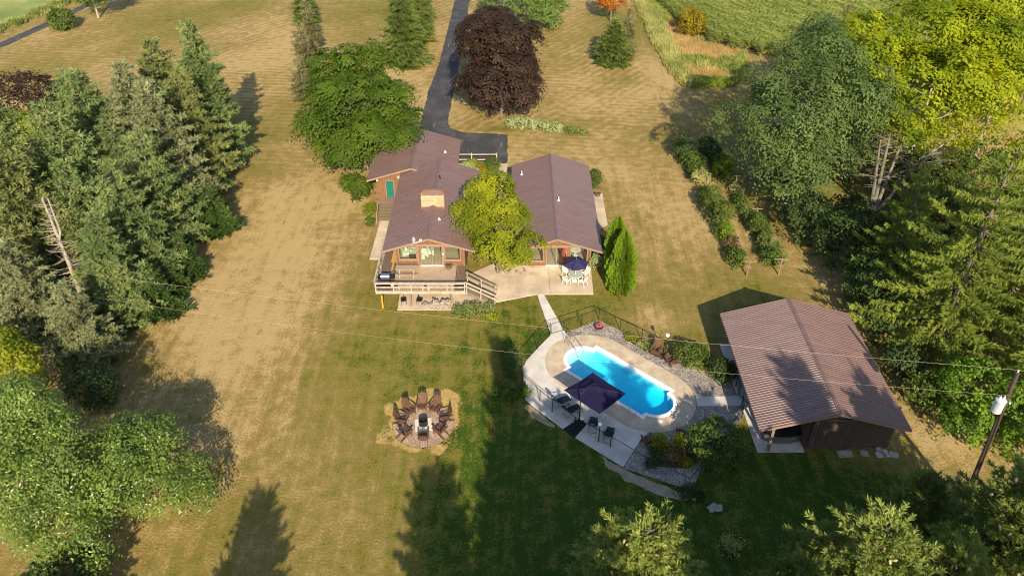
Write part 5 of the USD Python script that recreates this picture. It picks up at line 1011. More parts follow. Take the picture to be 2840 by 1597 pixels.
tree('yellow_tree', 'yellow green leaning tree at the left edge above the glossy green tree', (-36.2, 41.6), L_gold,
     dict(seed=12, lobes=[(0, 0, 4.4, 2.7, 2.5, 2.4), (.4, -1.4, 3.0, 2.4, 2.2, 2.2), (-1, 1.2, 5.6, 2.0, 2, 1.6)], clumps=420, per=24, leaf=.14, clump_r=.65, bump=.3), ((22, 5.2, .16, None, 2), {}))
tree('far_tree', 'light green broad tree at the top edge behind the copper maple', (1.5, 129.5), leafmat('light_green_leaf', (.06, .10, .02), (.10, .155, .035), (.17, .22, .06), patch=.3),
     dict(seed=13, lobes=[(0, 0, 4.3, 6.6, 5.5, 3.6), (-1, 1, 6.2, 4.4, 4, 2.8), (3.6, -1, 3.2, 4, 3.4, 2.4)], clumps=620, per=22, leaf=.20, clump_r=1.0, flat=.3, bump=.2, zmin=.6), ((23, 6.5, .25, None, 4), {}))
tree('orange_tree', 'small tree with orange autumn leaves at the top edge', (16.3, 132.2), L_orange,
     dict(seed=14, lobes=[(0, 0, 3.9, 2.3, 2.2, 1.7), (-.8, .4, 4.8, 1.5, 1.5, 1.1)], clumps=150, per=20, leaf=.17, clump_r=.6, bump=.3, zmin=1.8), ((24, 4.6, .12, None, 1.6), {}))
tree('young_tree', 'small green tree with a pale trunk beside the far road', (-69.2, 134.0), L_maple,
     dict(seed=15, lobes=[(0, 0, 5.0, 3.6, 3.4, 2.4), (1.5, .5, 4.6, 2.6, 2.4, 1.8)], clumps=260, per=20, leaf=.19, clump_r=.8, bump=.3, zmin=2.4), ((25, 5, .16, None, 2.4), {}), bark=M_deadbark)
tree('yellow_bush', 'golden yellow small tree at the corner of the cornfield', (28.2, 124.6), L_yell,
     dict(seed=16, lobes=[(0, 0, 2.2, 2.1, 1.8, 2.0), (-.5, .3, 3.4, 1.2, 1.1, 1.2)], clumps=170, per=20, leaf=.16, clump_r=.55, bump=.3, zmin=.3), ((26, 3, .08, None, 1.2), {}))
tree('round_bush', 'lone round green bush beside the far road', (-72.3, 128.2), L_bush,
     dict(seed=17, lobes=[(0, 0, 1.7, 1.9, 1.7, 1.6)], clumps=130, per=20, leaf=.17, clump_r=.55, bump=.2, zmin=.2), ((27, 2, .08, None, 1), {}), cat='bush')
mat('grey_stem', (.11, .095, .08), col2=(.20, .18, .155), rough=.9, var=.25, scale=3)
# the bare stems seen under the locust
bs = thing('bare_tree', 'bare grey many stemmed tree with dead twigs under the yellow green tree', 'tree', (37.6, 71.2, 0))
r = np.random.default_rng(31); mb = MB()
for k, (dx, dy, h, r0) in enumerate(((-1.0, .3, 8.2, .16), (-.2, .8, 8.6, .18), (.9, .6, 8.4, .17), (4.2, .6, 7.2, .2), (2.0, -.4, 6.0, .10))):
    P = np.array([[k * .22 - .4, 0, 0], [k * .22 - .4 + dx * .35, dy * .3, h * .4], [k * .22 - .4 + dx * .75, dy * .7, h * .75], [k * .22 - .4 + dx, dy, h]]); mb.tube(P, [r0 * 1.2, r0, r0 * .75, r0 * .4], 8)
    for q in range(9):
        t = r.uniform(.3, .97); b = np.array([np.interp(t, [0, .4, .75, 1], P[:, i]) for i in range(3)]); a = r.uniform(0, 6.28); e = r.uniform(1.2, 2.8); tip = b + [math.cos(a) * e, math.sin(a) * e * .8, r.uniform(-.3, .8)]
        mb.tube([b, (b + tip) / 2 + [0, 0, .15], tip], [.045, .03, .01], 5)
        for s in range(4):
            c = b + (tip - b) * r.uniform(.3, .95); a2 = a + r.uniform(-1.2, 1.2); mb.tube([c, c + [math.cos(a2) * e * .4, math.sin(a2) * e * .4, r.uniform(-.2, .35)]], [.018, .007], 4)
obj('stems', mb.out(), MATS['grey_stem'], bs)

# ---- conifers: a few kinds, placed one by one
def kind_conifer(name, leafm, bark=None, **k):
    c = klass(name); t, f = conifer(**k); obj('trunk', t, bark or M_bark, c); obj('boughs', f, leafm, c); return c
K1 = kind_conifer('spruce_a', L_spr1, seed=41, h=15, R=4.9, whorls=25, per=8, tuft=.70, needles=23, nl=.23, nw=.050, clumpy=.85, z0=.05, power=.60)
K2 = kind_conifer('spruce_b', L_spr2, seed=42, h=15, R=4.8, whorls=25, per=8, tuft=.70, needles=23, nl=.23, nw=.050, clumpy=.85, z0=.05, power=.60)
K3 = kind_conifer('spruce_c', L_spr3, seed=43, h=15, R=4.9, whorls=25, per=8, tuft=.72, needles=23, nl=.23, nw=.050, clumpy=.85, z0=.05, power=.58, gap=.04)
K9 = kind_conifer('spruce_e', L_spr1, seed=49, h=15, R=4.7, whorls=21, per=9, tuft=.80, needles=23, nl=.24, nw=.052, clumpy=.95, z0=.06, power=.50, gap=.12, crooked=.08)
K4 = kind_conifer('spruce_d', L_sprd, seed=44, h=4.5, R=2.1, whorls=12, per=7, tuft=.42, needles=13, nl=.22, nw=.04, clumpy=.5, z0=.04, r0=.08, droop=.45)
def con(kind, name, label, x, y, h, h0=15, rz=0, w=1.0, group=None): return dup(kind, name, label, 'tree', (x, y, 0), rz, group, (h / h0 * w, h / h0 * w, h / h0))
for kd_, x, y, h, rz, w, l in ((K1, -33.2, 81.5, 16.6, 0, .76, 'tallest spruce at the back of the left hand grove'), (K3, -38.2, 83.0, 14.2, 70, 1.0, 'olive spruce at the back of the grove, left of the tallest one'), (K2, -37.0, 73.0, 15.4, 20, .95, 'blue grey spruce with a pointed top left of the middle of the grove'),
        (K2, -33.8, 70.0, 14.8, 140, 1.0, 'blue grey spruce in the middle of the grove, below the tallest spruce'), (K9, -40.8, 71.0, 15.0, 200, 1.0, 'grey green spruce below the dark purple tree'), (K1, -39.6, 63.2, 15.8, 260, 1.05, 'large grey green spruce at the left above the dead trunk'),
        (K3, -41.2, 57.6, 15.6, 100, 1.05, 'olive spruce at the left edge above the dead trunk'), (K3, -33.2, 76.2, 13.6, 300, .92, 'olive spruce at the right edge of the grove facing the maple'), (K9, -32.8, 64.6, 12.6, 330, 1.0, 'grey green spruce at the lawn edge right of the middle of the grove'),
        (K9, -33.6, 59.0, 12.4, 30, 1.05, 'olive spruce right of the dead trunk'), (K1, -33.0, 53.6, 10.6, 80, 1.05, 'grey green spruce at the lawn edge below the dead trunk'), (K2, -38.8, 50.4, 10.2, 160, 1.15, 'dark bluish spruce at the lower left of the dead trunk'),
        (K2, -33.6, 47.6, 8.2, 220, 1.2, 'low dark spruce at the bottom end of the grove'), (K1, -46.0, 66.0, 14.5, 120, 1.1, 'grey green spruce cut by the left edge of the picture'), (K3, -37.0, 78.0, 13.0, 45, 1.05, 'olive spruce between the tallest one and the blue grey pointed one'), (K9, -44.0, 76.0, 13.6, 15, 1.1, 'ragged grey green spruce just below the dark purple tree'), (K1, -36.6, 66.4, 12.6, 75, 1.1, 'grey green spruce in the dense middle of the grove'), (K9, -37.4, 59.6, 12.0, 250, 1.1, 'ragged spruce directly behind the top of the dead trunk')):
    con(kd_, 'grove_spruce', l, x, y, h, 15, rz, w * 1.06)
for x, y, h, rz, l in ((-29.6, 67.6, 5.0, 0, 'small bright green spruce at the lawn edge of the grove, upper one'), (-30.0, 60.0, 4.2, 120, 'small green spruce at the lawn edge of the grove, middle one'), (-30.6, 54.6, 4.8, 220, 'small dark green spruce at the lawn edge of the grove, lower one'), (-30.2, 57.2, 3.4, 60, 'smallest dark spruce at the lawn edge of the grove')):
    con(K4, 'small_spruce', l, x, y, h, 4.5, rz, 1.25)
# the dead trunk
dt = thing('dead_spruce', 'bare dead spruce trunk with stubs of branches in front of the grove', 'tree', (-36.2, 53.4, 0))
r = np.random.default_rng(50); mb = MB(); mb.tube([[0, 0, 0], [.02, .05, 6], [-.03, .05, 12.1]], [.21, .16, .07], 10)
obj('trunk', mb.out(), M_deadbark, dt); mb = MB(); mb.tube([[.05, -.05, 8.2], [.32, .10, 9.0], [.36, .12, 12.0]], [.07, .09, .05], 8); obj('second_stem', mb.out(), M_deadbark, dt)
mb = MB()
for k in range(120):
    z = r.uniform(2.2, 11.8); a = r.uniform(0, 6.28); L = r.uniform(.5, 1.0) * (2.6 - .13 * z) ; b = np.array([0, .04, z]); t = b + [math.cos(a) * L, math.sin(a) * L, L * r.uniform(-.05, .22)]
    mb.tube([b, (b + t) / 2 - [0, 0, .05 * L], t], [.032, .02, .008], 5)
obj('branch_stubs', mb.out(), M_deadbark, dt)
# spruces beyond the house
K5 = kind_conifer('wide_spruce', leafmat('mid_green_needle', (.055, .080, .018), (.100, .130, .030), (.165, .190, .055), trans=.15, patch=.3), seed=45, h=12, R=3.6, whorls=24, per=8, tuft=.55, needles=12, nl=.27, nw=.05, droop=.5, up=.12, clumpy=.45, z0=.03, power=.62)
con(K5, 'yard_spruce', 'green spruce left of the drive behind the big maple', -15.6, 113.2, 11.6, 12, 0, 1.15)
con(K5, 'yard_spruce', 'green spruce left of the drive at the top edge', -14.4, 122.5, 10.8, 12, 130, .90)
con(K5, 'yard_spruce', 'green spruce at the very top edge left of the drive', -15.0, 131.5, 11.0, 12, 230, .85)
K6 = kind_conifer('sparse_spruce', leafmat('faded_needle', (.080, .078, .034), (.130, .125, .060), (.200, .185, .100), trans=.15, patch=.4), seed=46, h=9, R=2.3, whorls=20, per=6, tuft=.5, needles=10, nl=.25, nw=.045, droop=.4, clumpy=.5, z0=.03, gap=.25, crooked=.10, power=.55)
con(K6, 'sparse_spruce', 'thin half bare spruce left of the big maple', -28.6, 106.0, 8.6, 9, 0, 1.0)
con(K6, 'sparse_spruce', 'thin faded spruce above the half bare one', -29.8, 116.5, 8.2, 9, 100, 1.0)
con(K6, 'sparse_spruce', 'yellowish bushy spruce at the foot of the thin spruce row', -27.4, 100.2, 6.0, 9, 220, 1.25)
con(K5, 'sparse_spruce', 'fuller green spruce at the top of the thin spruce row', -33.8, 131.5, 7.0, 12, 60, 1.25)
con(K5, 'field_spruce', 'broad dark green conifer on the lawn below the orange tree', 14.8, 113.6, 6.4, 12, 300, 1.75)
con(K6, 'field_spruce', 'pale thin conifer just behind the broad dark green one', 17.3, 117.5, 6.6, 9, 150, .95)
con(K6, 'field_spruce', 'pale ragged conifer at the back of the tall dark trees', 41.0, 98.0, 13.0, 9, 20, .85)
# the drooping spruces on the right
K7 = kind_conifer('norway_spruce', L_norway, seed=47, h=19, R=7.6, r0=.32, whorls=14, per=9, tuft=.36, needles=24, nl=.165, nw=.023, droop=.40, up=.26, curl=2.2, clumpy=.25, z0=.05, power=.72, hang=.72, out_from=.15, widf=.13)
con(K7, 'norway_spruce', 'large drooping yellow green spruce right of the shed', 34.6, 49.4, 18.6, 19, 15, 1.08)
con(K7, 'norway_spruce', 'large drooping spruce at the right edge behind the other one', 42.5, 54.5, 19.0, 19, 190, 1.0)
con(K7, 'norway_spruce', 'lower drooping spruce at the right edge above the green thicket', 40.5, 45.5, 12.5, 19, 280, 1.1)
con(K7, 'norway_spruce', 'drooping spruce half hidden behind the far right corner of the shed', 33.6, 57.5, 13.0, 19, 110, 1.0)
# spruces with pale cones at the bottom edge
L_cspr = leafmat('cone_spruce_needle', (0.07, 0.092, 0.018), (0.125, 0.15, 0.034), (0.215, 0.225, 0.064), trans=.15, patch=.3, gain=2.0)
K8 = klass('cone_spruce'); t_, f_ = conifer(seed=48, h=14, R=5.6, r0=.26, whorls=27, per=9, tuft=.48, needles=26, nl=.16, nw=.030, droop=.30, up=.32, clumpy=.55, z0=.12, power=.44, out_from=.2)
obj('trunk', t_, M_bark, K8); obj('boughs', f_, L_cspr, K8)
r = np.random.default_rng(60)
for k in range(110):
    t = r.beta(1.2, 1.6) * .42; z = 14 * (1 - t) - .5; R = 5.6 * t ** .44 * r.uniform(.45, 1.0); a = r.uniform(0, 6.28)
    c = np.array([math.cos(a) * R, math.sin(a) * R, z + .1]); d = np.array([r.normal(0, .3), r.normal(0, .3), -1.0]); d /= np.linalg.norm(d)
    obj('cone', MB().tube([c, c + d * .06, c + d * .22, c + d * .32], [.02, .06, .055, .015], 6).out(), L_cone, K8)
for x, y, h, rz, w, l in ((6.4, 23.0, 12.2, 0, 1.12, 'cone laden spruce at the bottom edge below the pool, left of the others'), (17.4, 23.0, 12.2, 80, 1.18, 'cone laden spruce at the bottom edge in the middle of the three large ones'), (26.8, 25.6, 12.4, 200, 1.2, 'cone laden spruce in the bottom right corner'), (13.6, 22.0, 10.8, 140, .8, 'smaller cone laden spruce at the bottom edge between two large ones'), (21.6, 23.0, 10.6, 30, .9, 'shaded spruce between the middle and the corner cone laden ones'), (24.6, 30.8, 6.6, 300, 1.0, 'low dark spruce in front of the utility pole')):
    con(K8, 'cone_spruce', l, x, y, h, 14, rz, w)
# trees behind the camera whose shade falls on the lawn
for k, (x, y, h, w, l) in enumerate(((-1.4, 9.0, 16.5, .75, 'spruce whose shade forms the left edge of the dark lawn'), (3.2, 9.5, 16.5, .7, 'spruce shading the lawn right of the fire pit circle'), (7.4, 8.5, 17.0, .7, 'spruce shading the lawn below the sling loungers'), (11.8, 9.0, 16.5, .7, 'spruce shading the lawn left of the sand strip'), (16.2, 9.0, 17.0, .7, 'spruce shading the lawn below the planting bed'),
        (20.6, 9.0, 16.5, .7, 'spruce shading the lawn before the open left bay of the shed'), (24.4, 9.5, 15.5, .7, 'spruce shading the lawn before the sliding shed door'), (4.9, 8.0, 25.0, .42, 'tall spruce whose pointed shade reaches the left fence of the pool'), (14.4, 8.0, 23.0, .5, 'tall spruce whose shade crosses the right end of the pool'), (25.2, 8.0, 25.0, .40, 'tall spruce whose pointed shade falls on the left shed roof slope'),
        (10.8, 15.5, 17.5, .62, 'spruce whose shade lies on the pool terrace'), (2.2, 15.5, 14.0, .70, 'spruce whose shade lies on the lawn left of the pool terrace'), (21.6, 15.0, 14.0, .75, 'spruce shading the lawn in front of the flat stones'), (-14.0, 15.0, 11.6, .85, 'spruce whose pointed shade lies on the lawn at the bottom left'), (-24.5, 21.0, 7.0, 1.4, 'low spruce shading the bottom left corner'), (29.8, 12.0, 21.5, .40, 'slim tall spruce whose shade falls on the right shed roof slope'))):
    con(K8, 'shade_spruce', l, x, y, h, 14, 40 * k, w)

def bush(label, x, y, rx, ry, h, lm, seed, leaf=.085, dens=1.0, name='bush', cr=.38, group=None, bump=.3, flat=.5, rz=0):
    b = thing(name, label, 'bush', (x, y, 0), rz, group); rr_ = random.Random(seed); m = max(rx, ry)
    lobes = [(0, 0, h * .48, rx * .85, ry * .85, h * .50)] + [(rr_.uniform(-.5, .5) * rx, rr_.uniform(-.5, .5) * ry, h * rr_.uniform(.32, .62), rx * .55, ry * .55, h * .38) for _ in range(4)]
    n = int(dens * (rx * ry + (rx + ry) * h) * 2.2 / (cr * cr) * .85) + 16; leaf *= 1.25
    mb = MB()
    for k in range(5):
        a = k * 1.26 + seed; mb.tube([[0, 0, -.05], [math.cos(a) * rx * .25, math.sin(a) * ry * .25, h * .4], [math.cos(a) * rx * .5, math.sin(a) * ry * .5, h * .75]], [.035, .022, .008], 5)
    obj('stem', mb.out(), M_bark, b); obj('foliage', crown(seed, lobes, n, 28, leaf, cr, flat=flat, tilt=.6, droop=.2, aspect=.55, bump=bump, zmin=.05), lm, b); return b
bush('low spreading juniper in front of the deck stairs', -3.4, 54.35, 2.0, 1.0, .95, L_jun, 71, .075, 1.2)
bush('small light yellow green plant at the right end of the juniper', -1.9, 53.75, .55, .45, .45, L_gold, 72, .07)
bush('long low pale juniper hedge on the lawn right of the asphalt, left part', 1.2, 91.7, 2.3, .95, 1.35, L_pale, 73, .10, 1.4, cr=.42, rz=-12)
bush('long low pale juniper hedge on the lawn right of the asphalt, middle part', 4.4, 91.0, 2.3, .9, 1.2, L_pale, 74, .10, 1.4, cr=.42, rz=-14)
bush('long low juniper hedge on the lawn right of the asphalt, right end', 7.6, 90.1, 1.8, .7, .8, L_jun, 75, .10, 1.4, cr=.42, rz=-16)
for x, y, rx, h, lm, s, l in ((-2.15, 81.2, .95, 1.15, L_bush, 76, 'round green bush beside the end post of the rail fence'), (-2.25, 79.2, 1.0, 1.1, L_bush, 77, 'round green bush in the middle of the bed along the garden path'), (-2.2, 77.2, 1.0, 1.0, L_bush, 78, 'round green bush at the near end of the bed along the garden path'),
        (-3.25, 80.4, .7, .9, L_yell, 79, 'golden yellow bush in the bed behind the house'), (-3.3, 79.0, .6, .7, L_gold, 80, 'yellow green plant below the golden bush'), (-5.0, 81.2, .9, .55, L_pale, 81, 'pale grey green low plant by the rail fence, left one'), (-4.1, 80.2, .85, .55, L_pale, 82, 'pale grey green low plant in the bed, right one'), (-4.6, 82.0, .9, .5, L_gold, 83, 'yellow green ground plant under the rail fence'), (-3.1, 77.6, .6, .7, L_jun, 84, 'loose olive plant along the roof edge behind the house'), (-3.0, 76.3, .6, .6, L_weed, 85, 'straw coloured plant at the near corner of the bed')):
    bush(l, x, y, rx, rx, h, lm, s, .07, 1.1, cr=.3)
bush('dense dark green bush at the left corner of the rear wing', -16.2, 74.6, 1.3, 1.3, 2.4, L_maple, 86, .09)
bush('dense dark green bush below the big maple', -17.3, 76.0, 1.3, 1.2, 2.0, L_maple, 87, .09)
bush('low light green weeds at the foot of the side steps', -14.9, 71.6, .8, 1.2, .7, L_gold, 88, .07)
bush('light green weeds along the timber side board', -14.5, 69.3, .4, .9, .45, L_bush, 89, .07)
bush('rounded clipped bush at the back right corner of the guest house', 9.0, 76.6, .95, .95, 2.1, L_bush, 90, .07, 1.6, bump=.12)
bush('pale flowering bush at the front right corner of the guest house', 7.95, 61.2, .6, .5, 1.5, L_pale, 91, .07)
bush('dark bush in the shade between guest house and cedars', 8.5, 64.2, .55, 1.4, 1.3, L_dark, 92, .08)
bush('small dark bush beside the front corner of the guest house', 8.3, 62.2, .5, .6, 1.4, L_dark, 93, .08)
# cedars
def cedar(label, x, y, R, h, seed):
    t = thing('columnar_cedar', label, 'tree', (x, y, 0)); r = np.random.default_rng(seed); n = 9500
    z = r.beta(1.1, 1.15, n) * h; prof = np.interp(z / h, [0, .08, .35, .7, .9, 1], [.75, .95, 1.0, .72, .40, .08]) * R; a = r.uniform(0, 6.283, n)
    lump = 1 + .75 * (meshkit.fbm(np.stack([np.cos(a) * 3.2 + seed, np.sin(a) * 3.2, z * .8], 1), 3, seed) - .5) * 2; rad = prof * lump * np.where(r.random(n) < .85, r.uniform(.92, 1.03, n), r.uniform(.6, .9, n))
    c = np.stack([np.cos(a) * rad, np.sin(a) * rad, z + .05], 1); out = np.stack([np.cos(a), np.sin(a), np.zeros(n)], 1)
    along = np.array([0, 0, 1.]) + out * .45 + unit(r, n) * .45; along /= np.linalg.norm(along, axis=1)[:, None]; nr = np.cross(along, out) + unit(r, n) * .45 + out * .35; nr -= (nr * along).sum(1)[:, None] * along; nr /= np.linalg.norm(nr, axis=1)[:, None]
    obj('trunk', MB().tube([[0, 0, -.1], [0, 0, h * .9]], [.10, .03], 7).out(), M_bark, t)
    obj('foliage', leaves(c, nr, .16 * r.uniform(.7, 1.3, n), .06, r, along=along), L_arb, t)
cedar('bright green columnar cedar right of the patio, the nearer one', 9.75, 57.8, 1.2, 6.3, 95)
cedar('bright green columnar cedar right of the patio, the farther one', 9.5, 60.4, 1.0, 6.0, 96)
# by the pool
bush('loose green shrub behind the brown chairs at the far side of the pool', 14.4, 48.0, 1.35, 1.2, 1.75, L_bush, 97, .085)
bush('dark green shrub at the corner of the shed slab', 16.55, 46.4, 1.15, 1.1, 1.5, L_dark, 98, .085)
bush('big round green bush between the pool gravel and the shed', 14.25, 38.1, 2.25, 2.1, 3.0, L_bush, 99, .085, 1.1)
bush('yellow topped bush at the left of the planting bed', 10.35, 38.7, .65, .6, 1.5, L_gold, 100, .075)
bush('yellow green bush at the right of the planting bed', 11.75, 39.0, .6, .5, 1.2, L_gold, 101, .075)
bush('brown withered shrub in the middle of the planting bed', 11.35, 38.2, .95, .75, 1.0, L_brown, 102, .07)
bush('dark green leafy plant at the left front of the planting bed', 10.2, 37.9, .5, .6, .9, L_dark, 103, .075)
bush('small light green plant at the front of the planting bed', 12.15, 37.4, .35, .3, .45, L_gold, 104, .06)
bush('small grey green plant on the gravel by the near fence', 9.6, 37.4, .4, .3, .35, L_dark, 105, .06)
bush('dark weeds at the near right corner of the pool fence', 12.0, 34.7, .9, .7, .6, L_dark, 106, .07)
bush('yellow flowering plant at the left end of the bed by the far fence', 9.95, 51.0, .45, .35, .4, L_gold, 107, .06)
bush('straw coloured plants in the bed by the far fence', 10.9, 50.1, .5, .4, .4, L_weed, 108, .06)
bush('green plant left of the sunlit brown chair', 11.5, 49.5, .4, .35, .5, L_bush, 109, .06)
bush('tall dark green bush outside the left fence corner of the pool', -.15, 47.3, .75, 1.6, 2.2, L_dark, 110, .08)
bush('lighter green bush in front of the left fence corner of the pool', -.45, 44.4, .9, 1.0, 1.1, L_bush, 111, .08)
bush('small leafy shoots through the fence at the left of the pool terrace', .95, 44.4, .3, .6, .9, L_bush, 112, .07)
# bush rows
for x, y, rx, ry, h, lm, s, l in ((19.8, 83.4, 1.3, 1.6, 2.6, L_dark, 120, 'dark bush at the far end of the left bush row'), (20.6, 80.4, 1.0, 1.2, 1.8, L_bush, 121, 'olive bush below the darkest bush of the left row'), (23.0, 82.4, .9, 1.5, 1.9, L_dark, 122, 'dark bush at the far end of the right bush row'), (23.6, 79.4, .95, 1.4, 2.2, L_spring, 123, 'bright yellow green bush in the right bush row'), (20.6, 77.4, .8, .9, 1.7, L_weed, 124, 'yellowish leafy bush behind the bare leaning post'),
        (23.95, 77.2, .7, .8, 1.5, L_bush, 125, 'green bush behind the post with short crossarms'), (20.7, 71.6, 1.15, 1.5, 2.4, L_bush, 126, 'tall green bush in the middle of the left row, farther half'), (21.1, 69.2, 1.1, 1.4, 2.2, L_bush, 127, 'tall green bush in the middle of the left row, nearer half'), (24.0, 73.4, .6, .7, 1.1, L_bush, 128, 'small bush below the stub post'), (24.2, 70.4, .6, 1.0, 1.0, L_jun, 129, 'thin straggling vine before the middle T post'),
        (24.6, 67.4, .95, 1.2, 1.7, L_bush, 130, 'leafy bush in the right row below the middle T post'), (24.9, 64.0, 1.1, 1.3, 1.4, L_jun, 131, 'straggling dry looking bush in the right row'), (24.3, 62.0, .75, .8, 1.6, L_bush, 132, 'bush directly left of the near right T post'), (21.0, 62.0, .9, 1.0, 1.4, L_bush, 133, 'ferny green bush at the near end of the left row'), (21.2, 64.2, .7, 1.2, 1.1, L_brown, 134, 'dry brownish bush between the tall bush and the ferny one'),
        (20.3, 81.9, .9, 1.0, 1.7, L_bush, 180, 'olive bush third from the far end of the left row'), (20.5, 79.0, .8, .9, 1.4, L_bush, 181, 'low green bush between the yellowish one and the darker ones of the left row'), (20.6, 74.6, .7, .8, 1.2, L_jun, 182, 'thin olive shoots just below the bare leaning post'), (21.0, 66.6, .8, 1.1, 1.5, L_spring, 183, 'yellowish green shoots at the near foot of the tall bush'), (22.6, 84.6, 1.0, 1.2, 1.8, L_dark, 184, 'dark bush beyond the far end of the right row'),
        (23.4, 80.9, .8, .9, 1.7, L_bush, 185, 'green bush between dark and bright bushes of the right row'), (24.2, 75.4, .5, .7, .9, L_weed, 186, 'pale dry shoots by the stub post'), (24.0, 71.9, .6, .9, 1.1, L_bush, 187, 'small green vine between the stub post and middle T post'), (24.4, 69.0, .7, .9, 1.3, L_bush, 188, 'green vine just below the middle T post'), (24.8, 65.6, .8, .9, 1.3, L_bush, 189, 'green vine behind the small weathered T post'), (24.8, 62.6, .9, .9, 1.2, L_jun, 190, 'straggling dry bush just beyond the near right T post')):
    bush(l, x, y, rx * 1.1, ry * 1.25, h * 1.15, lm, s, .085, .95)
# undergrowth below the tall trees
for x, y, rx, ry, h, lm, s, l in ((28.8, 66.0, 2.2, 2.4, 5.2, L_dark, 140, 'dark thicket at the lawn edge below the tall oak'), (30.6, 62.2, 2.4, 2.4, 5.6, L_dark, 141, 'dark feathery thicket right of the near right T post'), (33.4, 60.5, 2.6, 2.4, 6.5, L_dark, 142, 'dark thicket behind the drooping spruce'), (33.0, 66.5, 3.0, 2.4, 5.0, L_dark, 143, 'dark thicket below the bare grey stems'), (37.5, 64.5, 3.0, 2.6, 5.0, L_dark, 144, 'dark green thicket right of the bare grey stems'), (28.2, 71.0, 2.2, 2.6, 5.5, L_oak, 145, 'low hanging dark foliage at the foot of the tall oak'),
        (30.8, 55.6, 2.0, 2.6, 5.0, L_dark, 146, 'dark thicket beyond the back of the shed'), (42.5, 66.0, 3.2, 2.8, 6.0, L_dark, 147, 'dark thicket deep among the right hand trees'), (29.2, 79.0, 2.4, 3.0, 5.0, L_oak, 148, 'dark undergrowth at the far side of the tall oak'), (47.0, 71.0, 4.0, 3.0, 8.0, L_bush, 149, 'green undergrowth at the right edge between locust and spruce')):
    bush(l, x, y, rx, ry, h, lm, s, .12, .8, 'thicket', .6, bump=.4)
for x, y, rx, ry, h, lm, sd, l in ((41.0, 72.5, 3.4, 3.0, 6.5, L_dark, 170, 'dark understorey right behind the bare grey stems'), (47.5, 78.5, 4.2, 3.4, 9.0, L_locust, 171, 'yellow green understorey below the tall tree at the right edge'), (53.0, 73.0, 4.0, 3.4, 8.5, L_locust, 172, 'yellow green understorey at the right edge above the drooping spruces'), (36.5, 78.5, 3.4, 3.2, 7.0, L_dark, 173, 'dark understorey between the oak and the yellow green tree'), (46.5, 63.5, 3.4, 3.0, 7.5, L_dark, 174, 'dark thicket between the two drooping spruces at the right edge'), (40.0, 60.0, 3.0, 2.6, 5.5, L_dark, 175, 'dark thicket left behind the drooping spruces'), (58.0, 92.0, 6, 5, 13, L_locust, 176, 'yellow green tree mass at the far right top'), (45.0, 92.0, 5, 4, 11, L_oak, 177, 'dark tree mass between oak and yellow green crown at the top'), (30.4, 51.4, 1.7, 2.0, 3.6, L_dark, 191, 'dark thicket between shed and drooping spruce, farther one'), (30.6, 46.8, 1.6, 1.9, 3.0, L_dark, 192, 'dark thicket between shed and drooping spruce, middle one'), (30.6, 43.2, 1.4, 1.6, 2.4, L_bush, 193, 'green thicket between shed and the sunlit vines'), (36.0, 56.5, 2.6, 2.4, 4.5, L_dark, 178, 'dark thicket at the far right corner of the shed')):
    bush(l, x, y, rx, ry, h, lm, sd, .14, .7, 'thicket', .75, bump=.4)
L_vine = leafmat('sunlit_vine_leaf', (.045, .095, .010), (.100, .165, .016), (.200, .250, .030), trans=.35, patch=.45, pscale=.4)
for x, y, rx, ry, h, lm, s, l in ((33.4, 42.6, 2.2, 2.0, 5.2, L_vine, 150, 'sunlit green thicket left of the utility pole top'), (36.0, 40.6, 2.6, 2.2, 5.6, L_vine, 151, 'sunlit green thicket behind the utility pole'), (32.2, 39.6, 1.8, 1.6, 3.4, L_vine, 152, 'bright leafy thicket in front of the drooping spruce at the shed side'), (35.6, 37.6, 2.2, 1.6, 3.6, L_vine, 153, 'bright leafy thicket right of the utility pole'), (39.0, 38.4, 2.2, 2.0, 4.4, L_bush, 154, 'green thicket at the right edge beside the utility pole')):
    bush(l, x, y, rx, ry, h, lm, s, .115, .85, 'thicket', .5, bump=.45)
bush('dark low shrubs at the foot of the utility pole', 28.6, 32.4, 1.4, 1.2, 1.5, L_dark, 160, .09, .8)
bush('green leafy shrub at the lower left behind the glossy tree', -31.4, 43.2, 2.0, 1.7, 3.8, L_dark, 161, .11, .8, cr=.5)
bush('pale fallen branch like shrub in the dark lawn at the bottom', 13.9, 30.6, .7, .8, .6, L_weed, 162, .07, .5)
bush('dark scrub at the bottom left corner', -27.0, 28.6, 2.6, 1.6, 1.6, L_dark, 163, .11, .6)

# ---------------------------------------------------------------- corn and long grass
def scatter(name, label, cat, protos, P, rots, scales, ids):
    pi = UsdGeom.PointInstancer.Define(stage, '/World/' + name); setdata(pi.GetPrim(), label, cat, kind='stuff')
    for k, (v, f, m) in enumerate(protos):
        usdkit.mesh(stage, f'/World/{name}/kind_{k}' if False else f'/World/{name}/plants_{k:03d}', (v, f), m); pi.GetPrototypesRel().AddTarget(f'/World/{name}/plants_{k:03d}')
    pi.CreatePositionsAttr(Vt.Vec3fArray.FromNumpy(np.asarray(P, np.float32)))
    q = np.zeros((len(P), 4), np.float32); a = np.asarray(rots) / 2
    pi.CreateOrientationsAttr(Vt.QuathArray([Gf.Quath(float(math.cos(t)), 0, 0, float(math.sin(t))) for t in a]))
    pi.CreateScalesAttr(Vt.Vec3fArray.FromNumpy(np.asarray(scales, np.float32))); pi.CreateProtoIndicesAttr(Vt.IntArray.FromNumpy(np.asarray(ids, np.int32)))
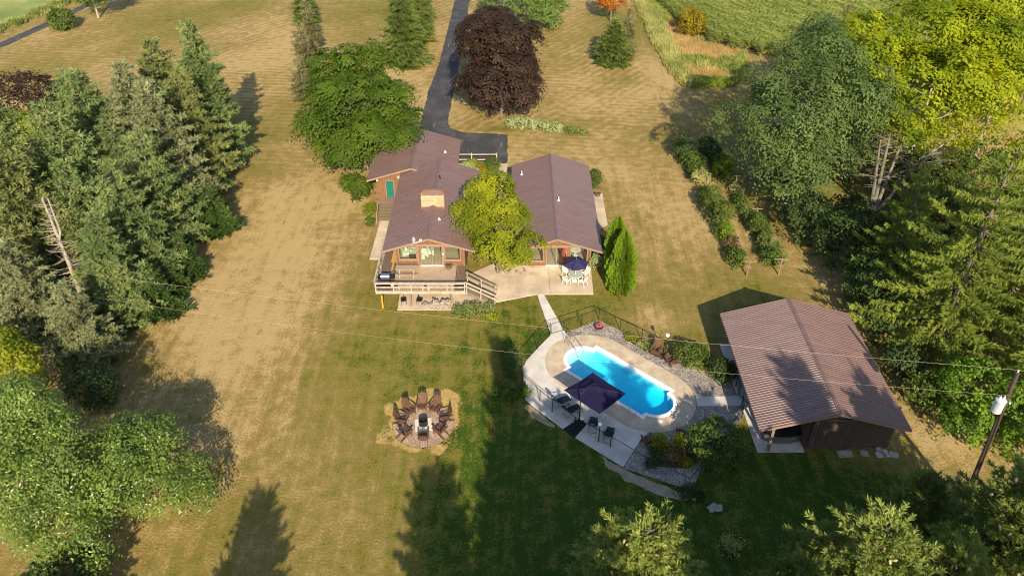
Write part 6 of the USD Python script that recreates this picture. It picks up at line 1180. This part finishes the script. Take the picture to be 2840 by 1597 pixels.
def tuft(seed, n, h, R, w, lean=.35):
    r = np.random.default_rng(seed); c = np.stack([r.normal(0, R * .5, n), r.normal(0, R * .5, n), np.zeros(n)], 1); al = np.array([0, 0, 1.]) + r.normal(0, lean, (n, 3)) * [1, 1, .2]; al /= np.linalg.norm(al, axis=1)[:, None]
    L = h * .5 * r.uniform(.5, 1.1, n); c = c + al * L[:, None]; nr = unit(r, n); nr -= (nr * al).sum(1)[:, None] * al; nr /= np.linalg.norm(nr, axis=1)[:, None]
    return leaves(c, nr, L, w * r.uniform(.7, 1.3, n), r, along=al, fold=.2)
def cornrow(seed):
    r = np.random.default_rng(seed); V, F, n = [], [], 0
    for k in range(11):
        x = -1.5 + 3.0 * (k + r.uniform(-.3, .3)) / 11; h = r.uniform(1.8, 2.25); m = 14; z = r.uniform(.25, 1.0, m) * h; a = r.choice([0, math.pi], m) + r.normal(0, .7, m) + 1.57; L = r.uniform(.22, .40, m)
        al = np.stack([np.cos(a), np.sin(a), r.uniform(-.3, .5, m)], 1); al /= np.linalg.norm(al, axis=1)[:, None]; c = np.stack([np.full(m, x), np.zeros(m), z], 1) + al * L[:, None]; nr = np.array([0, 0, 1.]) + unit(r, m) * .35; nr -= (nr * al).sum(1)[:, None] * al; nr /= np.linalg.norm(nr, axis=1)[:, None]
        v, f = leaves(c, nr, L, .065, r, along=al); V.append(v); F.append(f + n); n += len(v)
        v, f = leaves(np.array([[x, 0, h * .5], [x, 0, h + .08]]), np.array([[0, 1., 0], [0, 1., 0]]), np.array([h * .5, .2]), np.array([.02, .03]), r, along=np.array([[0, 0, 1.], [.1, 0, 1.]])); V.append(v); F.append(f + n); n += len(v)
    return np.vstack(V), np.vstack(F)
rng = np.random.default_rng(77); field = Polygon([(24.3, 150), (26.9, 131.6), (30.4, 122.2), (35.0, 117.6), (48, 113), (95, 112), (95, 225), (20, 225), (21.5, 180)]); sheet('corn_soil', field, .02, M_soil)
P, R_, S_, I_ = [], [], [], []; th = math.radians(100)
for row in np.arange(-130, 130, .78):
    for q in np.arange(-130, 130, 3.0):
        x, y = 60 + math.cos(th) * q - math.sin(th) * row, 168 + math.sin(th) * q + math.cos(th) * row
        if field.contains(Point(x, y)): P.append((x, y, 0)); R_.append(th); S_.append((1, rng.uniform(.9, 1.1), rng.uniform(.88, 1.1))); I_.append(rng.integers(3))
scatter('cornfield', 'field of green corn in rows beyond the long grass at the top right', 'corn', [(*cornrow(k), L_corn) for k in range(3)], P, R_, S_, I_)
weedzone = Polygon([(21.5, 146), (21.9, 130), (22.0, 122), (22.9, 110), (23.6, 104.8), (26, 104.2), (30.5, 104.6), (33, 108), (35, 117), (30, 121.8), (26.6, 131), (24.1, 150)]); sheet('rough_ground', ragged(weedzone, .3, .5, 9), .016, mat('weedy_soil', (.12, .105, .045), col2=(.24, .20, .09), rough=1, var=.25, scale=1.2))
Ps, I_ = [], []
L_tan = leafmat('dry_grass_blade', (.24, .17, .07), (.34, .25, .11), (.46, .36, .18), trans=.2, patch=.3)
while len(Ps) < 2600:
    x, y = rng.uniform(21, 36), rng.uniform(104, 150)
    if weedzone.contains(Point(x, y)):
        g = meshkit.fbm(np.array([[x * .22, y * .22, 1.]]), 3, 8)[0]; Ps.append((x, y, 0)); I_.append(0 if x < 24.3 + rng.normal(0, .7) else (2 if g > .44 and y > 107 else (0 if rng.random() < .35 else 1)))
scatter('long_grass', 'strip of tall pale weeds and long grass between lawn and cornfield', 'long grass', [(*tuft(1, 46, 1.0, .55, .035), L_weed), (*tuft(2, 46, .95, .5, .03), leafmat('fresh_weed_leaf', (.09, .13, .015), (.15, .20, .025), (.24, .27, .06), trans=.3)), (*tuft(3, 46, .7, .55, .02), L_tan)], Ps, rng.uniform(0, 6.28, len(Ps)), np.repeat(rng.uniform(.6, 1.3, (len(Ps), 1)), 3, 1), I_)
sheet('far_field', Polygon([(-260, 90), (-100, 108), (-96, 112), (-84.5, 126), (-80.5, 140), (-74, 162), (-62, 200), (-60, 300), (-260, 300)]), .014, geomat('far_field_grass', {'g': ('geometry', {}), 'n': ('noise_texture', {'scale': .12, 'detail': 8.0}), 'ra': ('rgb_ramp', {'ramp': [(.3, (.11, .17, .03)), (.5, (.20, .24, .06)), (.66, (.42, .33, .16))]}), 'p': ('principled_bsdf', {'roughness': .95})}, [('g.position', 'n.vector'), ('n.fac', 'ra.fac'), ('ra.color', 'p.base_color')]))
Ps = []
for k in range(420):
    t = rng.uniform(0, 1); a = np.array([(-97.5, 108), (-83.4, 125), (-79.3, 139), (-73, 160)]); s = t * 3; i = min(int(s), 2); p = a[i] + (a[i + 1] - a[i]) * (s - i); Ps.append((p[0] + rng.normal(0, .7), p[1] + rng.normal(0, .7), 0))
scatter('verge_weeds', 'strip of dark weeds along the far road at the top left', 'long grass', [(*tuft(5, 40, .9, .6, .04), L_jun), (*tuft(6, 40, .7, .6, .03), L_weed)], Ps, rng.uniform(0, 6.28, len(Ps)), np.repeat(rng.uniform(.6, 1.3, (len(Ps), 1)), 3, 1), rng.integers(0, 2, len(Ps)))
